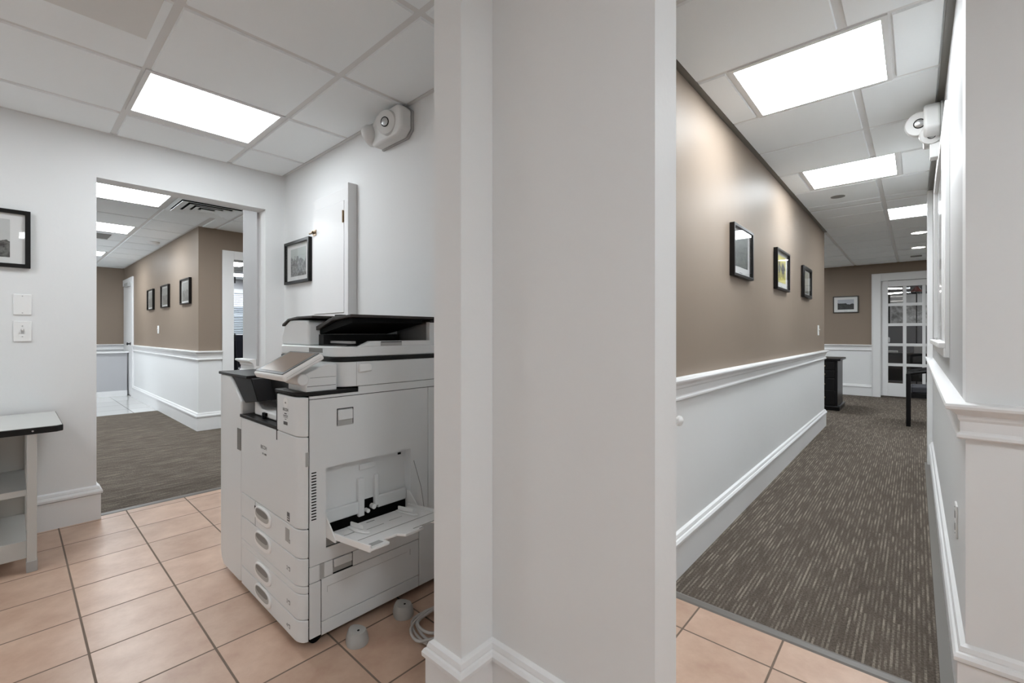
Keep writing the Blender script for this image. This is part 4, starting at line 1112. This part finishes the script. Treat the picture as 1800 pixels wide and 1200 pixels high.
FX0, FX1 = -2.590, -2.287
prof = [(FX1, 0.035), (FX1, 0.855), (-2.445, 0.962), (FX0, 0.962), (FX0, 0.09), (FX0 + 0.015, 0.05), (FX0 + 0.05, 0.025), (FX1 - 0.03, 0.025)]
fn = FB().prism(prof, 'y', 0.70, 1.35).build('finisher', P, bevel=0.008, seg=3)
FB().prism([(FX0 - 0.012, 0.962), (-2.20, 0.962), (-2.20, 0.976), (FX0 - 0.012, 0.976)], 'y', 0.695, 1.36).build('top_cover', M['dark'], bevel=0.003)
uc = FB().prism([(-2.446, 0.964), (-2.288, 0.862), (-2.262, 0.850), (-2.10, 0.872), (-2.18, 0.964)], 'y', 0.708, 0.96).build('upper_cover', M['dark2'], bevel=0.004)
uc.data.materials[0] = mat('charcoal_cover', (0.016, 0.0155, 0.017), 0.5, spec=0.2)
FB().prism([(-2.187, 0.966), (-2.183, 0.966), (-2.103, 0.874), (-2.107, 0.874)], 'y', 0.7065, 0.7085).build('cover_seam', M['black'])
FB().prism([(-2.178, 0.962), (-2.098, 0.874), (-1.90, 0.885), (-1.90, 0.962)], 'y', 0.78, 1.0).build('bridge_cover', M['dark'], bevel=0.003)
FB().box(FX1 - 0.048, FX1 - 0.004, 0.698, 0.7015, 0.63, 0.728).build('pull_recess', M['grey'])
FB().prism([(-2.26, 0.976), (-2.16, 0.976), (-2.12, 1.045), (-2.20, 1.03)], 'y', 0.86, 1.25).build('sheet_guide', M['plastic_b'], bevel=0.003)
for x in (-2.53, -2.34):
    for y in (0.78, 1.28):
        FB().cyl((x, y, 0), (x, y, 0.03), 0.022).build('foot', M['black'])

# --- operation panel
op = CB().box(-2.05, -2.0, 0, 0, 0, 0)
ty = math.atan2(0.066, 0.122)
pb = MB().box(-0.137, 0.137, -0.012, 0.152, -0.027, 0.0).build('operation_panel', M['plastic_b'], cp, bevel=0.008, seg=3)
pb.location = (-1.775 - ox, 0.636 - oy, 1.021); pb.rotation_euler = (ty, 0, 0)
MB().box(-0.130, 0.130, -0.004, 0.146, 0.0, 0.0022).build('bezel', M['dark2'], pb, bevel=0.001)
MB().box(-0.113, 0.113, 0.010, 0.138, 0.0022, 0.0028).build('screen', M['screen'], pb)
MB().box(0.1365, 0.1378, 0.0, 0.14, -0.0155, -0.0145).build('seam', M['recess'], pb)
CB().cyl((-1.80, 0.715, 0.993), (-1.668, 0.715, 0.993), 0.021).build('panel_hinge', P, bevel=0.003)
CB().prism([(0.725, 0.9455), (0.725, 1.015), (0.80, 1.046), (0.845, 1.046), (0.845, 0.9455)], 'x', -1.83, -1.672).build('panel_arm', P, bevel=0.004)
CB().box(-1.6725, -1.6712, 0.73, 0.84, 0.966, 0.9675).box(-1.6725, -1.6712, 0.74, 0.84, 0.998, 0.999).build('arm_seams', M['dark'])
# --- scanner
SY0 = 0.845
CB().prism(rrect(-2.26, XR_, SY0, YB, 0.07, ('se', 'sw')), 'z', 0.9535, 1.052).build('scanner_body', P, bevel=0.003)
CB().box(XR_ - 0.001, XR_ + 0.0006, 0.920, 0.9215, 0.955, 1.05).build('scanner_seam', M['recess'])
CB().prism([(0.928, 1.043), (0.972, 1.043), (0.985, 1.035), (0.985, 1.012), (0.928, 1.008)], 'x', XR_ - 0.001, XR_ + 0.010).build('scanner_button', M['plastic_b'], bevel=0.004)
CB().prism(rrect(-2.262, XR_ + 0.003, SY0 - 0.003, YB, 0.07, ('se', 'sw')), 'z', 1.052, 1.070).build('scanner_gasket', M['dark'], bevel=0.003)
# --- document feeder
ad = CB().prism(rrect(-2.255, XR_, SY0 - 0.004, YB, 0.07, ('se', 'sw')), 'z', 1.0705, 1.112).build('document_feeder', M['plastic'], bevel=0.006, seg=3)
CB().box(-1.905, -1.785, SY0 - 0.0055, SY0 - 0.003, 1.086, 1.104).build('grip_recess', M['grey'], ad)
CB().prism([(0.935, 1.111), (0.985, 1.133), (1.285, 1.133), (1.285, 1.218), (1.318, 1.218), (1.318, 1.111)], 'x', XR_ - 0.03, XR_ - 0.002).build('side_rim', M['plastic'], ad, bevel=0.003)
CB().box(XR_ - 0.004, XR_ - 0.0012, 1.03, 1.135, 1.112, 1.130).build('side_grip', M['plastic_g'], ad, bevel=0.003)
CB().box(XR_ - 0.004, XR_ - 0.0008, 1.032, 1.133, 1.127, 1.1305).build('side_grip_edge', M['dark'], ad)
CB().prism([(-2.23, 1.112), (-1.945, 1.112), (-1.945, 1.205), (-1.965, 1.222), (-2.14, 1.226), (-2.20, 1.200), (-2.235, 1.145)], 'y', SY0 + 0.01, 1.36).build('feeder_housing', M['plastic'], ad, bevel=0.010, seg=3)
CB().prism([(-2.215, 1.208), (-2.15, 1.232), (-2.05, 1.240), (-1.90, 1.240), (-1.90, 1.230), (-2.05, 1.230), (-2.15, 1.222), (-2.215, 1.197)], 'y', SY0 + 0.005, 1.37).build('feeder_top', M['dark2'], ad, bevel=0.002)
CB().box(-1.95, XR_ - 0.03, 1.30, 1.385, 1.112, 1.214).build('hinge_housing', M['plastic_g'], ad)
CB().box(-1.95, XR_ + 0.002, 1.285, 1.40, 1.214, 1.226).build('hinge_cover', M['dark2'], ad, bevel=0.003)
CB().box(-1.945, -1.70, 0.90, 1.285, 1.112, 1.118).box(-1.945, -1.90, 0.90, 1.285, 1.118, 1.16).build('document_exit', M['dark'], ad)
CB().box(-1.90, -1.72, 0.93, 0.95, 1.122, 1.132).build('exit_guide', M['plastic_g'], ad)
dt = CB().prism([(-2.00, 1.168), (-1.955, 1.176), (-1.80, 1.218), (-1.645, 1.229), (-1.645, 1.240), (-1.80, 1.231), (-1.96, 1.192), (-2.00, 1.200)], 'y', 0.888, 1.33).build('document_tray', M['dark2'], ad, bevel=0.002)
CB().prism([(-1.995, 1.155), (-1.90, 1.168), (-1.66, 1.208), (-1.66, 1.228), (-1.80, 1.214), (-1.995, 1.166)], 'y', 0.905, 1.24).build('tray_underside', M['black'], dt)
CB().box(-1.86, -1.80, 0.93, 0.95, 1.232, 1.244).build('tray_guide', M['dark'], dt)
# --- casters
for x, y in ((-2.15, 0.735), (-1.70, 0.765), (-1.80, 0.735), (-2.20, 1.32), (-1.72, 1.32)):
    CB().cyl((x - 0.016, y, 0.024), (x + 0.016, y, 0.024), 0.024).box(x - 0.02, x + 0.02, y - 0.014, y + 0.014, 0.028, 0.042).build('caster', M['black'])


# --- stabiliser feet
def stab(label, x, y, rz):
    t = thing('stabiliser_foot', label, 'stabiliser foot', (x, y, 0), rz, 'grey stabiliser feet along the photocopier')
    n = 24
    vs = []; prof = [(1.0, 0.0), (1.02, 0.008), (0.95, 0.024), (0.82, 0.040), (0.74, 0.046), (0.6, 0.048)]
    for s, z in prof:
        for k in range(n):
            a = 2 * math.pi * k / n
            r_ = 0.040 * s
            x_ = r_ * math.cos(a); y_ = r_ * math.sin(a)
            if math.cos(a) < 0: x_ *= 1.5; y_ *= 0.8 + 0.2 * (1 + math.cos(a))
            vs.append((x_, y_, z))
    fs = []
    for i in range(len(prof) - 1):
        for k in range(n):
            j = (k + 1) % n
            fs.append((i * n + k, i * n + j, (i + 1) * n + j, (i + 1) * n + k))
    fs.append(tuple(range(n))[::-1]); fs.append(tuple(range((len(prof) - 1) * n, len(prof) * n)))
    MB().add(vs, fs).build('cover', M['foot_grey'], t, smooth=True)
    MB().cyl((0.006, 0, 0.0475), (0.006, 0, 0.0490), 0.0045, n=12).build('bolt_hole', M['black'], t)
    return t


stab('grey rounded stabiliser foot under the copier side, nearer of two', -1.565, 0.872, 0)
stab('grey rounded stabiliser foot under the copier side, beside the coiled cable', -1.575, 1.085, 0)


# --- cables
def loops(name, label, cx, cy, rx, ry, turns, r, z0, m_):
    pts = []
    N_ = int(turns * 28)
    for i in range(N_):
        a = 2 * math.pi * i / 28
        k = i / N_
        pts.append((cx + (rx - 0.05 * k) * math.cos(a + 0.15 * math.sin(3 * a)), cy + (ry - 0.05 * math.sin(5 * k) ** 2) * math.sin(a), z0 + r + 0.030 * k + 0.006 * (1 + math.sin(a * 2 + k * 5))))
    return tag(MB().tube(pts, r, n=10).build(name, m_, smooth=True), label, 'cable')


loops('coiled_cable', 'coiled pale grey cable on the tiles beside the photocopier', -1.385, 1.13, 0.125, 0.13, 4.4, 0.0055, 0.0, M['cord'])
pts = [(-1.44, 1.44, 0.20), (-1.47, 1.36, 0.15), (-1.50, 1.28, 0.11), (-1.51, 1.22, 0.05), (-1.46, 1.24, 0.055), (-1.41, 1.30, 0.05), (-1.36, 1.36, 0.012), (-1.28, 1.40, 0.009)]
sm = []
for i in range(len(pts) - 1):
    for k in range(6):
        t_ = k / 6
        p0, p1, p2, p3 = (Vector(pts[max(i - 1, 0)]), Vector(pts[i]), Vector(pts[i + 1]), Vector(pts[min(i + 2, len(pts) - 1)]))
        sm.append(0.5 * ((2 * p1) + (p2 - p0) * t_ + (2 * p0 - 5 * p1 + 4 * p2 - p3) * t_ ** 2 + (3 * p1 - p0 - 3 * p2 + p3) * t_ ** 3))
tag(MB().tube(sm, 0.007).build('power_cable', M['black'], smooth=True), 'black power cable looping down behind the photocopier', 'cable')
